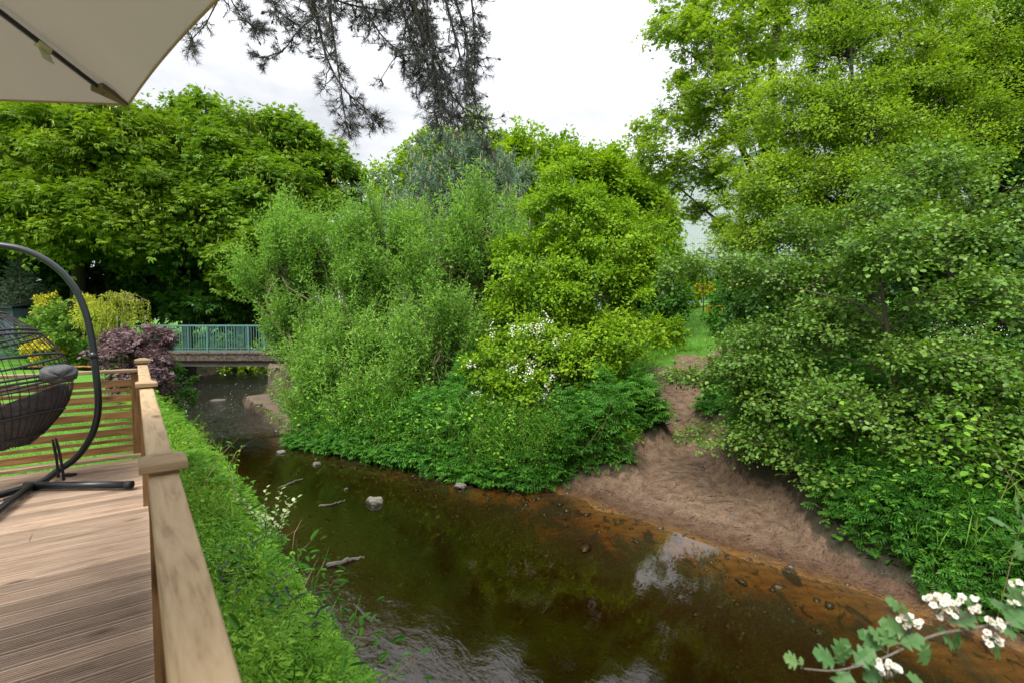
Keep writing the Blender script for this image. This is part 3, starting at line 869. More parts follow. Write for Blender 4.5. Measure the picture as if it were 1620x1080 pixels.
# lime-green dome of a tree behind the pine
lob = lobes_px([(780, 290, 31, 115, 82, 3.2, 95), (700, 268, 31, 60, 48, 2.0, 44), (860, 275, 31, 80, 48, 2.4, 60), (915, 315, 30, 95, 62, 3.0, 90), (985, 355, 29, 62, 66, 2.6, 70), (860, 400, 28, 120, 80, 3.0, 60), (1000, 430, 28, 62, 70, 2.4, 66), (650, 300, 32, 50, 60, 2, 30), (610, 400, 32, 70, 70, 2, 40), (950, 290, 30, 60, 32, 1.6, 34)])
make_tree('domed_tree', 'wide lime green tree forming a dome behind the blue pine', 'tree', lob,
          [trunk_px([(850, 520, 30), (845, 400, 30), (840, 280, 30)], .42, .10)], M['lime'], limb_r=.15, thin=.75, twigs=26, per=15, leaf=(.20, .15), shape=LEAF4, up=.95, droop=.35, flat=.45, clump=1.15, lift=.5)
lob = lobes_px([(1035, 470, 19, 45, 62, 1.1, 60), (1000, 500, 18.5, 40, 50, 1.0, 36)])
make_tree('round_bush', 'rounded dark green bush at the foot of the dome tree by the path', 'bush', lob,
          [trunk_px([(1030, 540, 19), (1032, 470, 19)], .12, .04)], M['deep'], limb_r=.05, twigs=13, per=10, leaf=(.12, .085), shape=LEAF4, up=.8, flat=.8, clump=.42, bottom=-.95)

# blue-green pine with pale candles
def make_bluepine():
    rng = np.random.default_rng(77)
    Y = 21.0
    P, R = trunk_px([(735, 560, Y), (733, 400, Y), (728, 225, Y)], .22, .03)
    root = P[0]
    o = empty('blue_pine', root, 'blue green pine with pale upright candles behind the willows', 'tree')
    wood, nd, cn = MB(), MB(), MB()
    wood.tube(P, np.linspace(.22, .03, 3), 8)
    tips, dirs = [], []
    for row in range(17):
        f = row / 16.0
        py = 225 + f * 235
        half = 20 + 136 * min(1, f * 1.5) ** .7
        if f > .75: half *= 1 - (f - .75) * .6
        c = at(731, py, Y)
        nb = int(7 + 7 * f)
        for b in range(nb):
            a = 2 * PI * (b + rng.uniform(-.3, .3)) / nb
            ln = half * Y / FPX * rng.uniform(.65, 1.15)
            e = c + np.array([math.cos(a) * ln, math.sin(a) * ln, ln * .12 + rng.normal() * .12])
            P_ = curve(c, e, 5, -.06, .25, rng); wood.tube(P_, np.linspace(.04, .010, 5), 4, cap=False)
            for q in range(int(3 + ln * 5.0)):
                g = rng.uniform(.25, 1.02) if q else 1
                p = c + (e - c) * g + np.array([0, 0, -.06 * ln * math.sin(min(1, g) * PI)]) + rng.normal(size=3) * .10 * ln * g
                tips.append(p); dirs.append(unit(np.array([math.cos(a) * .5, math.sin(a) * .5, .8]) + rng.normal(size=3) * .25))
    T, D0 = np.array(tips), np.array(dirs)
    n, k = len(T), 34
    u = rng.uniform(0, 1, (n, k, 1))
    Pn = T[:, None] + D0[:, None] * (u * .36)
    Dn = D0[:, None] * .75 + rnd_dirs(n * k, rng).reshape(n, k, 3) * .9
    nd.leaves(Pn.reshape(-1, 3), Dn.reshape(-1, 3), rng.normal(size=(n * k, 3)), .19 * rng.uniform(.7, 1.1, n * k), .024, NEEDLE, np.clip(.5 + rng.normal(size=n * k) * .25, 0, 1))
    w_ = rng.random(n) < .30
    cn.tubes(np.stack([T[w_] + D0[w_] * .25, T[w_] + D0[w_] * .25 + np.array([0, 0, .12]), T[w_] + D0[w_] * .25 + np.array([0, 0, .30])], 1), np.array([.022, .022, .009]), 4, .5)
    wood.build('trunk', M['bark'], o, root); nd.build('needles', M['bluepine'], o, root); tag(cn.build('candles', M['candle'], o, root), kind='stuff')
make_bluepine()

# grey spruce in the garden corner
def make_spruce():
    rng = np.random.default_rng(5)
    Y = 24.5
    P, R = trunk_px([(33, 560, Y), (33, 480, Y), (31, 400, Y)], .12, .015)
    root = P[0]
    o = empty('grey_spruce', root, 'grey green young spruce standing behind the shed', 'tree')
    wood, nd = MB(), MB()
    wood.tube(P, np.linspace(.12, .012, 3), 7)
    T, D0 = [], []
    for row in range(18):
        f = row / 17.0
        c = at(32, 403 + f * 135, Y); half = (4 + 50 * f) * Y / FPX
        for b in range(int(6 + 7 * f)):
            a = rng.uniform(0, 2 * PI); ln = half * rng.uniform(.6, 1.2)
            e = c + np.array([math.cos(a) * ln, math.sin(a) * ln, -.10 * ln + .1])
            wood.tube(curve(c, e, 4, -.05, .1, rng), np.linspace(.02, .005, 4), 3, cap=False)
            for q in range(int(3 + ln * 8)):
                g = rng.uniform(.2, 1)
                T.append(c + (e - c) * g + rng.normal(size=3) * .06); D0.append(unit(e - c + rng.normal(size=3) * .6 * ln))
    T, D0 = np.array(T), np.array(D0); n, k = len(T), 12
    Pn = T[:, None] + D0[:, None] * rng.uniform(0, .28, (n, k, 1))
    Dn = D0[:, None] + rnd_dirs(n * k, rng).reshape(n, k, 3) * .8
    nd.leaves(Pn.reshape(-1, 3), Dn.reshape(-1, 3), rng.normal(size=(n * k, 3)), .11, .024, NEEDLE, np.clip(.5 + rng.normal(size=n * k) * .25, 0, 1))
    wood.build('trunk', M['bark'], o, root); nd.build('needles', M['spruce'], o, root)
make_spruce()

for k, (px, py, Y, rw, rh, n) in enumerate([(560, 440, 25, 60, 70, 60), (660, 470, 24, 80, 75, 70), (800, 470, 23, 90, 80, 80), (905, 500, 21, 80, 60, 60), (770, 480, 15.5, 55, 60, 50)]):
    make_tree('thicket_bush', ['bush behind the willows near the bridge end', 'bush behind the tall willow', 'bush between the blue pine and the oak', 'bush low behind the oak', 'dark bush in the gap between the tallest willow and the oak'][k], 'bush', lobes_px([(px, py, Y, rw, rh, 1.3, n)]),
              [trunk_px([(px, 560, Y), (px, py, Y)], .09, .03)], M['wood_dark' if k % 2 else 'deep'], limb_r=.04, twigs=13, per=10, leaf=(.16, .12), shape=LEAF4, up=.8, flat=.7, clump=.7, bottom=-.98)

# ------------------------------------------------------------------ middle bank: willows, oak, hawthorn
def make_willow(label, parts, seed, base_px, group='willow shrubs on the far bank'):
    """a shrub of many arching upright shoots set with narrow leaves"""
    rng = np.random.default_rng(seed)
    Y = parts[-1][2]
    bx = at(base_px, 640, Y); bx[2] = float(ground_z(bx[0], bx[1])) - .1
    o = empty('willow_shrub', bx, label, 'shrub', group)
    wood, lv = MB(), MB()
    lb = lobes_px(parts)
    Cs, Os, Bs = [], [], []
    for c, r, n in lb:                       # shoots gathered into upright plumes
        k = max(6, n // 15)
        C0, O0 = lobe_points(c, r * .92, k, rng, shell=.45, bottom=-1.0)
        for q in range(len(C0)):
            m_ = int(n / k * rng.uniform(.7, 1.3))
            Cs.append(C0[q] + rng.normal(size=(m_, 3)) * np.array([.15, .15, .26])); Os.append(np.repeat(O0[q][None], m_, 0))
            Bs.append(np.repeat((C0[q] - O0[q] * np.array([.35, .35, .0]) - np.array([0, 0, .65]))[None], m_, 0) + rng.normal(size=(m_, 3)) * .06)
    C, O, BB = np.concatenate(Cs), np.concatenate(Os), np.concatenate(Bs)
    # main stems to interior nodes, then upright shoots
    hubs = []
    for c, r, n in lb:
        ang = rng.uniform(0, 2 * PI, 6)
        hubs.append(np.stack([c[0] + np.cos(ang) * r[0] * .5, c[1] + np.sin(ang) * r[1] * .5, c[2] + rng.uniform(-.6, .15, 6) * r[2]], 1))
    hubs = np.concatenate(hubs)
    for h in hubs:
        wood.tube(curve(bx + rng.normal(size=3) * np.array([.15, .15, 0]), h, 6, .05, .25, rng), np.linspace(.055, .022, 6), 6)
    near = np.argmin(np.linalg.norm(C[:, None] - hubs[None], axis=2) + np.where(hubs[None, :, 2] > C[:, None, 2] + .3, 1.0, 0), axis=1)
    n = len(C)
    u5 = np.linspace(0, 1, 5)[None, :, None]
    base = BB
    tip = C + unit(O * np.array([.55, .55, .2]) + np.array([0, 0, .95]) + rng.normal(size=(n, 3)) * .25) * rng.uniform(.4, 1.0, (n, 1))
    mid = (base + tip) / 2 + O * np.array([.25, .25, 0]) * rng.uniform(.2, .6, (n, 1))
    Pq = (1 - u5) ** 2 * base[:, None] + 2 * u5 * (1 - u5) * mid[:, None] + u5 ** 2 * tip[:, None]
    wood.tubes(Pq, np.broadcast_to(np.linspace(.011, .003, 5), (n, 5)), 3)
    L1 = np.stack([hubs[near], (hubs[near] + base) / 2 + rng.normal(size=(n, 3)) * .05, base], 1)
    wood.tubes(L1, np.broadcast_to(np.array([.02, .015, .011]), (n, 3)), 3)
    m = 46
    u = rng.uniform(.15, 1.0, (n, m, 1)) ** .8
    P = (1 - u) ** 2 * base[:, None] + 2 * u * (1 - u) * mid[:, None] + u ** 2 * tip[:, None]
    T = unit(2 * (1 - u) * (mid - base)[:, None] + 2 * u * (tip - mid)[:, None])
    side = rnd_dirs(n * m, rng).reshape(n, m, 3)
    P = P + side * rng.uniform(.0, .12, (n, m, 1)) * np.array([1, 1, .6])
    D = T * .55 + side * .9; D[..., 2] -= .12
    N = rng.normal(size=P.shape) * .6 + np.array([0, 0, .75]) + O[:, None] * .35
    tint = np.clip(.46 + rng.normal(size=(n, 1)) * .10 + .12 * (u[..., 0] - .5) + rng.normal(size=(n, m)) * .2, 0, 1)
    q = n * m
    lv.leaves(P.reshape(-1, 3), D.reshape(-1, 3), N.reshape(-1, 3), .105 * rng.uniform(.7, 1.25, q), .034, LEAF4, tint.reshape(-1))
    wood.build('stems', M['shoot'], o, bx); lv.build('foliage', M['willow'], o, bx)
make_willow('willow shrub leaning over the stream in front of the bridge end', [(474, 400, 14.4, 58, 85, 1.1, 350), (430, 445, 14.4, 36, 55, .8, 140), (480, 520, 14.0, 55, 60, .9, 240), (505, 600, 13.2, 45, 60, .7, 150)], 21, 495)
make_willow('tall willow shrub between the bridge and the blue pine', [(610, 420, 13.8, 58, 95, 1.1, 360), (560, 500, 13.4, 55, 80, .9, 260), (545, 400, 14.2, 36, 55, .8, 110)], 22, 580)
make_willow('tallest willow shrub just below the blue pine', [(765, 390, 13.4, 48, 85, 1.0, 260), (695, 440, 13.2, 60, 95, 1.1, 360), (715, 540, 12.6, 70, 70, .9, 260)], 23, 700)
make_willow('low willow shrub filling the bank beneath the tall willows', [(570, 590, 12.4, 70, 75, .8, 360), (610, 655, 11.2, 60, 36, .5, 150)], 24, 570)
make_willow('low willow shrub beside the white hawthorn', [(690, 575, 11.8, 75, 85, .8, 380)], 25, 690)
make_willow('small willow tuft hanging over the stone ledge', [(495, 645, 12.2, 34, 55, .5, 170)], 26, 505)

lob = lobes_px([(900, 350, 11.5, 75, 55, .75, 55), (965, 385, 11.5, 70, 55, .8, 50), (850, 430, 11.2, 75, 60, .8, 55), (930, 470, 10.8, 85, 55, .8, 60), (995, 425, 11.4, 42, 45, .6, 30), (850, 500, 10.8, 70, 50, .7, 46),
                (935, 560, 10.4, 66, 55, .7, 54), (880, 590, 10.2, 75, 50, .7, 46), (965, 630, 10.2, 46, 42, .5, 30), (935, 668, 9.7, 62, 30, .5, 24), (905, 300, 11.6, 45, 30, .5, 20)])
make_tree('oak_tree', 'bright lime green young oak in the middle of the far bank', 'tree', lob,
          [trunk_px([(925, 690, 10.9), (920, 600, 10.9), (925, 520, 11), (905, 430, 11.2), (895, 350, 11.4)], .085, .02), trunk_px([(922, 590, 10.9), (890, 540, 10.8), (850, 505, 10.9)], .045, .015, False),
           trunk_px([(924, 520, 11), (955, 440, 11.2), (985, 385, 11.4)], .05, .015, False), trunk_px([(922, 610, 10.9), (965, 570, 10.5), (1000, 545, 10.5)], .045, .012, False)],
          M['oak'], M['bark_dark'], limb_r=.03, sub=.8, shell=.5, thin=.58, twigs=22, per=15, leaf=(.064, .040), shape=LEAF6, up=.85, droop=.35, flat=.45, clump=.42, twig=True, tw_r=.004, nout=.5)
def blossoms(n_c, sel=None, size=.022):
    def f(o, root, lobes, rng):
        m = MB()
        for c, r, n in lobes:
            C, O = lobe_points(c, r, n_c * 3, rng, shell=.95)
            k = (O[:, 1] < .1) & (O[:, 2] > -.3); C, O = C[k][:n_c], O[k][:n_c]
            q = 26
            P = C[:, None] + rng.normal(size=(len(C), q, 3)) * np.array([.05, .05, .04]) + rng.uniform(0, 1, (len(C), q, 1)) * (O * .6 + np.array([.1, 0, .6]))[:, None] * .25
            D = rng.normal(size=P.shape); N = rng.normal(size=P.shape) * .5 + np.array([0, -.5, .8])
            m.leaves(P.reshape(-1, 3), D.reshape(-1, 3), N.reshape(-1, 3), size * rng.uniform(.8, 1.4, P.shape[0] * q), size, LEAF4, rng.uniform(.2, 1, P.shape[0] * q))
        m.build('blossoms', M['blossom'], o, root)
    return f
lob = lobes_px([(800, 575, 9.9, 52, 48, .45, 34), (835, 625, 9.8, 55, 45, .5, 36), (790, 640, 9.9, 40, 35, .4, 20), (860, 560, 10.0, 35, 40, .4, 20)])
make_tree('hawthorn_bush', 'hawthorn bush with sprays of white blossom before the young oak', 'bush', lob,
          [trunk_px([(845, 700, 10.0), (840, 640, 10.0), (820, 570, 10.0)], .045, .012)], M['oak'], M['bark_dark'], limb_r=.02, sub=.8, twigs=11, per=9, leaf=(.06, .045), shape=LEAF4,
          up=.7, flat=.8, clump=.26, extra=blossoms(10, size=.034), twig=True, tw_r=.003)

# ------------------------------------------------------------------ right bank trees
lob = lobes_px([(1095, 90, 19, 70, 65, 1.5, 40), (1180, 60, 19, 70, 70, 1.6, 40), (1065, 190, 19, 50, 50, 1.3, 24), (1150, 175, 18.5, 75, 60, 1.5, 36), (1240, 30, 20, 75, 60, 1.6, 36), (1050, 262, 19, 55, 26, 1.2, 16), (1110, 275, 18.5, 55, 28, 1.2, 18), (1085, 335, 18.5, 30, 14, .8, 5), (1120, 315, 18.5, 20, 20, .8, 4),
                (1200, 250, 18, 70, 60, 1.4, 34), (1110, 10, 20, 55, 45, 1.5, 26), (1190, 360, 18, 45, 45, 1.2, 20), (1210, -40, 20, 110, 60, 1.8, 40)])
make_tree('tall_sycamore', 'tall airy sycamore with open branches beside the warehouse, near the path', 'tree', lob,
          [trunk_px([(1225, 520, 18.6), (1215, 400, 18.6), (1222, 230, 18.8), (1222, 100, 19), (1240, -40, 19.5)], .26, .10), trunk_px([(1214, 330, 18.6), (1165, 215, 18.6), (1128, 92, 19), (1110, 10, 19)], .13, .04, False),
           trunk_px([(1217, 260, 18.7), (1180, 160, 18.9), (1165, 40, 19.2)], .12, .04, False), trunk_px([(1215, 420, 18.5), (1130, 345, 18.6), (1060, 285, 19)], .085, .02, False), trunk_px([(1216, 390, 18.5), (1150, 320, 18.6), (1105, 220, 18.8)], .08, .02, False)],
          M['airy'], M['bark'], limb_r=.06, sub=.85, twigs=14, per=10, thin=.66, leaf=(.125, .105), shape=PALM, up=.95, droop=.5, flat=.38, clump=.74, shell=.35, twig=True, tw_r=.008)

# dark trees closing the right side
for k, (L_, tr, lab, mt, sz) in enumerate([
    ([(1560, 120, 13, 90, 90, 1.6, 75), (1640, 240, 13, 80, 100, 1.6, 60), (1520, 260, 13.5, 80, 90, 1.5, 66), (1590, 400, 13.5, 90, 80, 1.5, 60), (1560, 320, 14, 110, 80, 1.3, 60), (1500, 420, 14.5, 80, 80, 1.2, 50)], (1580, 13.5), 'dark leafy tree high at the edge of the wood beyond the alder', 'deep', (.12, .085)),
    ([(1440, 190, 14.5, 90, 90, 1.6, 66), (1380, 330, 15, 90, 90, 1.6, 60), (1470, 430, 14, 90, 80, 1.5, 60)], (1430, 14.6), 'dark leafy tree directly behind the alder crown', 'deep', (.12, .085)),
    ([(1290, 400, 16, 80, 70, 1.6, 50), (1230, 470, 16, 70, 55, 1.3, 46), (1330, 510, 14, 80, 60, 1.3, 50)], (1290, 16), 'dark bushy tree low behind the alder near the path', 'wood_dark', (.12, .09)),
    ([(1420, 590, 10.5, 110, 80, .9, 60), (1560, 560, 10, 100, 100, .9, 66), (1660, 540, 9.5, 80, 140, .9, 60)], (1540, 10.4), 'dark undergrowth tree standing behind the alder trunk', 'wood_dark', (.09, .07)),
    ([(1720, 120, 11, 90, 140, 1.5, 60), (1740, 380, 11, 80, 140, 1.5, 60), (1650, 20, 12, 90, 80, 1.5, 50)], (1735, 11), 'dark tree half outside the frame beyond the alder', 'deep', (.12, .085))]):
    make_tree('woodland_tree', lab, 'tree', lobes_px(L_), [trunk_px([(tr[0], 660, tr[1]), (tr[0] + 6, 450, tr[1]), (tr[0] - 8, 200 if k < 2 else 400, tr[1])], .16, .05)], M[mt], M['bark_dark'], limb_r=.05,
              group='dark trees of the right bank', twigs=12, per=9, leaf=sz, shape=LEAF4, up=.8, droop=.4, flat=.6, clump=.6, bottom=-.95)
lob = lobes_px([(1540, 45, 12, 85, 50, 1.2, 46), (1470, 75, 12.3, 70, 45, 1.1, 40), (1420, 20, 12.6, 60, 40, 1.0, 24)])
make_tree('flowering_hawthorn', 'hawthorn tree whitened by blossom against the sky above the alder', 'tree', lob,
          [trunk_px([(1500, 640, 12.5), (1505, 400, 12.5), (1500, 100, 12.2)], .12, .03)], M['alder_up'], M['bark_dark'], limb_r=.04, twigs=10, per=7, leaf=(.07, .05), shape=LEAF4, up=.6, clump=.5, extra=blossoms(16, size=.05))
lob = lobes_px([(1560, 575, 8.6, 60, 45, .45, 22), (1500, 560, 8.8, 40, 40, .4, 14)])
make_tree('hawthorn_bush', 'hawthorn bush with white flowers in the shade right of the alder trunk', 'bush', lob,
          [trunk_px([(1560, 720, 8.8), (1550, 600, 8.7)], .05, .015)], M['deep'], M['bark_dark'], limb_r=.02, twigs=10, per=8, leaf=(.06, .045), shape=LEAF4, up=.7, clump=.3, extra=blossoms(10, size=.02))

# the field maple / alder screen on the right bank
lob = lobes_px([(1330, 90, 10.5, 85, 70, .9, 60), (1260, 190, 10.3, 80, 65, .9, 55), (1370, 210, 10, 95, 75, .9, 62), (1240, 290, 10.0, 75, 55, .8, 46), (1340, 320, 9.6, 90, 60, .8, 52), (1215, 370, 9.8, 65, 40, .7, 34), (1440, 130, 10.5, 70, 70, .9, 46), (1450, 270, 10.2, 75, 70, .9, 50), (1530, 220, 10.6, 60, 60, .8, 34), (1400, 370, 9.6, 70, 45, .7, 34), (1400, 15, 11, 85, 60, .9, 44), (1510, 110, 10.9, 70, 60, .9, 40), (1290, 0, 11, 70, 60, .9, 34), (1590, 60, 11.2, 60, 70, .9, 34), (1610, 200, 10.5, 50, 60, .8, 24)])
make_tree('field_maple', 'yellow green slender tree rising above the alder on the right bank', 'tree', lob,
          [trunk_px([(1398, 700, 9.8), (1385, 480, 9.8), (1360, 350, 9.8), (1352, 200, 10), (1345, 60, 10.3)], .10, .02), trunk_px([(1366, 360, 9.8), (1300, 305, 9.9), (1238, 262, 10)], .04, .012, False), trunk_px([(1378, 420, 9.8), (1300, 400, 9.8), (1190, 372, 9.8)], .04, .01, False),
           trunk_px([(1354, 230, 10), (1420, 150, 10.3), (1460, 100, 10.5)], .03, .01, False)],
          M['alder_up'], M['bark_dark'], limb_r=.025, sub=.9, shell=.35, thin=.75, twigs=21, per=15, leaf=(.050, .038), shape=LEAF4, up=.85, droop=.35, flat=.5, clump=.48, twig=True, tw_r=.004)

lob = lobes_px([(1125, 425, 8.4, 70, 22, .5, 26), (1230, 450, 8.2, 75, 45, .7, 46), (1320, 520, 7.4, 85, 50, .7, 50), (1200, 545, 7.8, 85, 45, .65, 48), (1150, 592, 7.8, 52, 28, .45, 22), (1260, 630, 7.2, 80, 45, .6, 44), (1212, 700, 7.2, 45, 32, .45, 24),
                (1330, 655, 6.2, 65, 45, .5, 32), (1490, 570, 6.0, 70, 40, .5, 32), (1520, 630, 5.8, 80, 45, .5, 36), (1590, 700, 5.6, 70, 50, .5, 30), (1500, 700, 5.7, 60, 36, .4, 22), (1395, 405, 6.3, 70, 45, .45, 34), (1560, 480, 6.2, 80, 55, .55, 34), (1500, 380, 6.8, 80, 50, .6, 34), (1310, 740, 6.4, 60, 35, .4, 20), (1610, 590, 5.7, 50, 45, .5, 22), (1098, 598, 7.9, 34, 12, .3, 9), (1120, 690, 7.6, 26, 10, .3, 6), (1390, 330, 7.4, 80, 50, .6, 26), (1480, 270, 7.4, 80, 55, .6, 28), (1580, 350, 6.8, 70, 60, .6, 28), (1320, 430, 8.0, 70, 40, .6, 26), (1270, 370, 8.6, 60, 40, .6, 20)])
make_tree('alder_tree', 'alder with round pale leaves and bare lower trunk on the right bank', 'tree', lob,
          [(smoothline(trunk_px([(1447, 800, 6.6), (1436, 700, 6.6), (1416, 600, 6.6), (1402, 510, 6.6), (1392, 440, 6.7), (1388, 395, 6.8)], 0, 0)[0], 24), [.055, .034, .012]),
           (smoothline(np.array([at(1404, 520, 6.6), at(1380, 490, 6.7), at(1340, 474, 7.0), at(1280, 462, 7.5), at(1225, 446, 7.9), at(1165, 424, 8.3)]), 20), [.020, .013, .004]),
           (smoothline(np.array([at(1418, 610, 6.6), at(1390, 580, 6.7), at(1330, 562, 7.0), at(1240, 565, 7.5), at(1130, 600, 7.8)]), 20), [.016, .010, .004]),
           (smoothline(np.array([at(1428, 670, 6.6), at(1455, 652, 6.4), at(1500, 672, 6.0), at(1560, 735, 5.7), at(1622, 752, 5.4)]), 20), [.014, .008, .003]),
           (smoothline(np.array([at(1420, 640, 6.6), at(1396, 640, 6.5), at(1350, 690, 6.3), at(1310, 735, 6.2)]), 16), [.011, .007, .003])],
          M['alder'], M['bark_alder'], limb_r=.011, sub=.9, thin=.76, twigs=11, per=13, leaf=(.046, .038), shape=ROUND8, up=1.15, droop=.2, flat=.32, clump=.40, twig=True, tw_r=.003, outw=.25, lift=0, shell=.2)

# ------------------------------------------------------------------ garden plants
lob = lobes_px([(112, 520, 20.5, 55, 42, 1.0, 50), (75, 525, 21, 35, 30, .8, 24), (110, 565, 20, 50, 22, .8, 26)])
make_tree('garden_shrub', 'green garden shrub with yellow young tips at the lawn edge', 'shrub', lob, [trunk_px([(110, 590, 20.4), (110, 540, 20.4)], .05, .02)], M['shrubgreen'], limb_r=.02,
          twigs=12, per=10, leaf=(.11, .07), shape=LEAF4, up=.6, clump=.36, flat=.9, bottom=-.95)
lob = lobes_px([(108, 482, 20.6, 40, 12, .7, 18), (150, 487, 20.4, 20, 12, .5, 8)])
make_tree('golden_shrub', 'yellow tipped shrub showing above the green garden shrub', 'shrub', lob, [trunk_px([(108, 590, 20.8), (108, 490, 20.8)], .04, .02)], M['golden'], limb_r=.02, twigs=10, per=8, leaf=(.11, .06), up=.6, clump=.32, flat=1)
lob = lobes_px([(68, 553, 19.5, 26, 12, .5, 22)])
make_tree('yellow_plant', 'low golden yellow plant seen through the egg chair', 'plant', lob, [trunk_px([(68, 575, 19.5), (68, 560, 19.5)], .03, .01)], M['gorse'], limb_r=.01, twigs=12, per=8, leaf=(.09, .06), up=.7, clump=.22)
m = MB()
for q in range(40):
    m.leaves(*[np.array([v]) for v in (at(20 + q * 3.2, 572, 19.0) * np.array([1, 1, 0]) + np.array([0, 0, -.33 + .01 * (q % 5)]), np.array([1, .2, 0]), np.array([0, 0, 1]))], .5, .5, LEAF6, np.array([.5]))
o = m.build('bark_mulch', M['gravel']); tag(o, kind='stuff')

def make_weeper():
    rng = np.random.default_rng(31)
    Y = 18.5
    P, R = trunk_px([(190, 580, Y), (188, 520, Y), (190, 478, Y)], .06, .03)
    o = empty('weeping_tree', P[0], 'golden weeping tree with hanging strands beside the purple maple', 'tree')
    wood, lv = MB(), MB()
    wood.tube(P, [.06, .045, .03], 7)
    top = P[-1]
    pts = []
    for q in range(46):
        a = rng.uniform(0, 2 * PI); ra = rng.uniform(.3, 1.15); h = rng.uniform(.15, .42); dn = rng.uniform(.5, 1.8)
        cxo, cyo = math.cos(a) * ra, math.sin(a) * ra * .8
        A = top + np.array([cxo * .5, cyo * .5, h]); B = top + np.array([cxo, cyo, h * .6 - .15]); E = top + np.array([cxo * 1.1, cyo * 1.1, -dn])
        ctrl = np.array([top, A, B, (B + E) / 2 + rng.normal(size=3) * .05, E])
        pts.append(ctrl)
        n = 85; u = rng.uniform(.25, 4, n); i = np.minimum(u.astype(int), 3); f = (u - i)[:, None]
        Q = ctrl[i] * (1 - f) + ctrl[i + 1] * f + rng.normal(size=(n, 3)) * .025
        D = rng.normal(size=(n, 3)) * .5 + np.array([0, 0, -.9])
        lv.leaves(Q, D, rng.normal(size=(n, 3)), .085, .032, LEAF4, rng.uniform(0, 1, n))
    wood.tubes(np.array(pts), np.array([.015, .012, .009, .006, .004]), 3)
    wood.build('trunk', M['bark'], o, P[0]); lv.build('foliage', M['weeper'], o, P[0])
    o2 = make_tree('golden_shrub', 'golden drooping shrub left of the weeping tree', 'shrub', lobes_px([(160, 505, 18.8, 25, 26, .6, 26)]), [trunk_px([(160, 580, 18.8), (160, 510, 18.8)], .04, .02)], M['weeper'], limb_r=.015, twigs=10, per=9, leaf=(.09, .035), up=.3, droop=1.2, clump=.35, flat=1)
make_weeper()
lob = lobes_px([(200, 560, 12.6, 42, 26, .6, 40), (240, 540, 12.8, 26, 24, .45, 22), (248, 575, 12.6, 20, 16, .35, 14), (190, 540, 12.9, 35, 20, .5, 22), (218, 595, 12.4, 40, 22, .45, 30), (246, 615, 12.6, 16, 20, .3, 9)])
make_tree('purple_maple', 'purple leaved japanese maple by the corner of the deck', 'shrub', lob, [trunk_px([(215, 660, 12.6), (213, 600, 12.6), (220, 555, 12.6)], .05, .015)], M['maple'], M['bark_dark'], limb_r=.02,
          sub=.7, twigs=12, per=9, leaf=(.068, .056), shape=PALM, up=1.1, droop=.8, flat=.35, clump=.24, twig=True, tw_r=.003)
lob = lobes_px([(275, 605, 13.6, 22, 30, .4, 20), (285, 635, 13.0, 20, 20, .3, 12)])
make_tree('dark_shrub', 'dark green shrub on the bank behind the last railing post', 'shrub', lob, [trunk_px([(270, 660, 13.4), (272, 610, 13.4)], .03, .01)], M['deep'], limb_r=.012, twigs=9, per=8, leaf=(.07, .05), up=.7, clump=.24, bottom=-.95)
lob = lobes_px([(350, 588, 27.5, 60, 26, 1.0, 40), (420, 590, 27.5, 45, 24, 1.0, 34)])
make_tree('bank_bush', 'sunlit yellow green bush on the bank seen under the bridge', 'bush', lob, [trunk_px([(400, 610, 28), (400, 590, 28)], .05, .02)], M['lime'], limb_r=.02, twigs=11, per=9, leaf=(.14, .09), up=.9, clump=.5, bottom=-.95)

for k, (px, py, Y, rw, rh, n, lab) in enumerate([(1113, 455, 25, 8, 6, 9, 'small yellow gorse bush at the top of the path'), (1130, 489, 21, 6, 8, 9, 'yellow gorse bush beside the sandy path'), (1172, 452, 23, 14, 7, 11, 'yellow gorse bush half hidden behind the alder')]):
    make_tree('gorse_bush', lab, 'bush', lobes_px([(px, py, Y, rw, rh, .4, n)]), [trunk_px([(px, py + 25, Y), (px, py + 4, Y)], .04, .015)], M['gorse'], limb_r=.012, group='gorse bushes along the path', twigs=11, per=9, leaf=(.10, .07), up=.6, clump=.2, flat=1)
for k, (px, py, Y, rw, rh, n, lab) in enumerate([(1100, 440, 40, 75, 22, 50, 'green hedge bush below the warehouse wall'), (1200, 455, 30, 70, 30, 50, 'green bush behind the gorse'), (1080, 455, 30, 22, 20, 20, 'small bright bush left of the path top'),
                                                 (1160, 500, 18, 34, 26, 34, 'leafy bush right of the sandy path'), (1045, 530, 16.5, 50, 16, 30, 'low bush on the grassy terrace edge')]):
    make_tree('path_bush', lab, 'bush', lobes_px([(px, py, Y, rw, rh, 1.0, n)]), [trunk_px([(px, py + 30, Y), (px, py + 4, Y)], .06, .02)], M['cover' if k in (1, 3) else 'lime'], limb_r=.02, twigs=12, per=9, leaf=(.16 * Y / 30 + .04, .10 * Y / 30 + .03), up=.7, clump=.55 * Y / 30 + .1, flat=.9, bottom=-.95)

for k, (px, Y, h) in enumerate([(-220, 34, 60), (-520, 36, 70), (-900, 38, 66)]):
    make_tree('boundary_tree', 'rounded tree at the end of the garden beyond the shed', 'tree', lobes_px([(px, 430, Y, 150, 95, 3.5, 90), (px + 60, 330, Y, 90, 70, 2.6, 40)]), [trunk_px([(px, 520, Y), (px, 400, Y)], .3, .12)], M['sycamore'], limb_r=.1,
              group='trees at the end of the garden', twigs=16, per=9, leaf=(.26, .22), shape=PALM, up=1.1, droop=.5, flat=.45, clump=1.3, bottom=-.95)

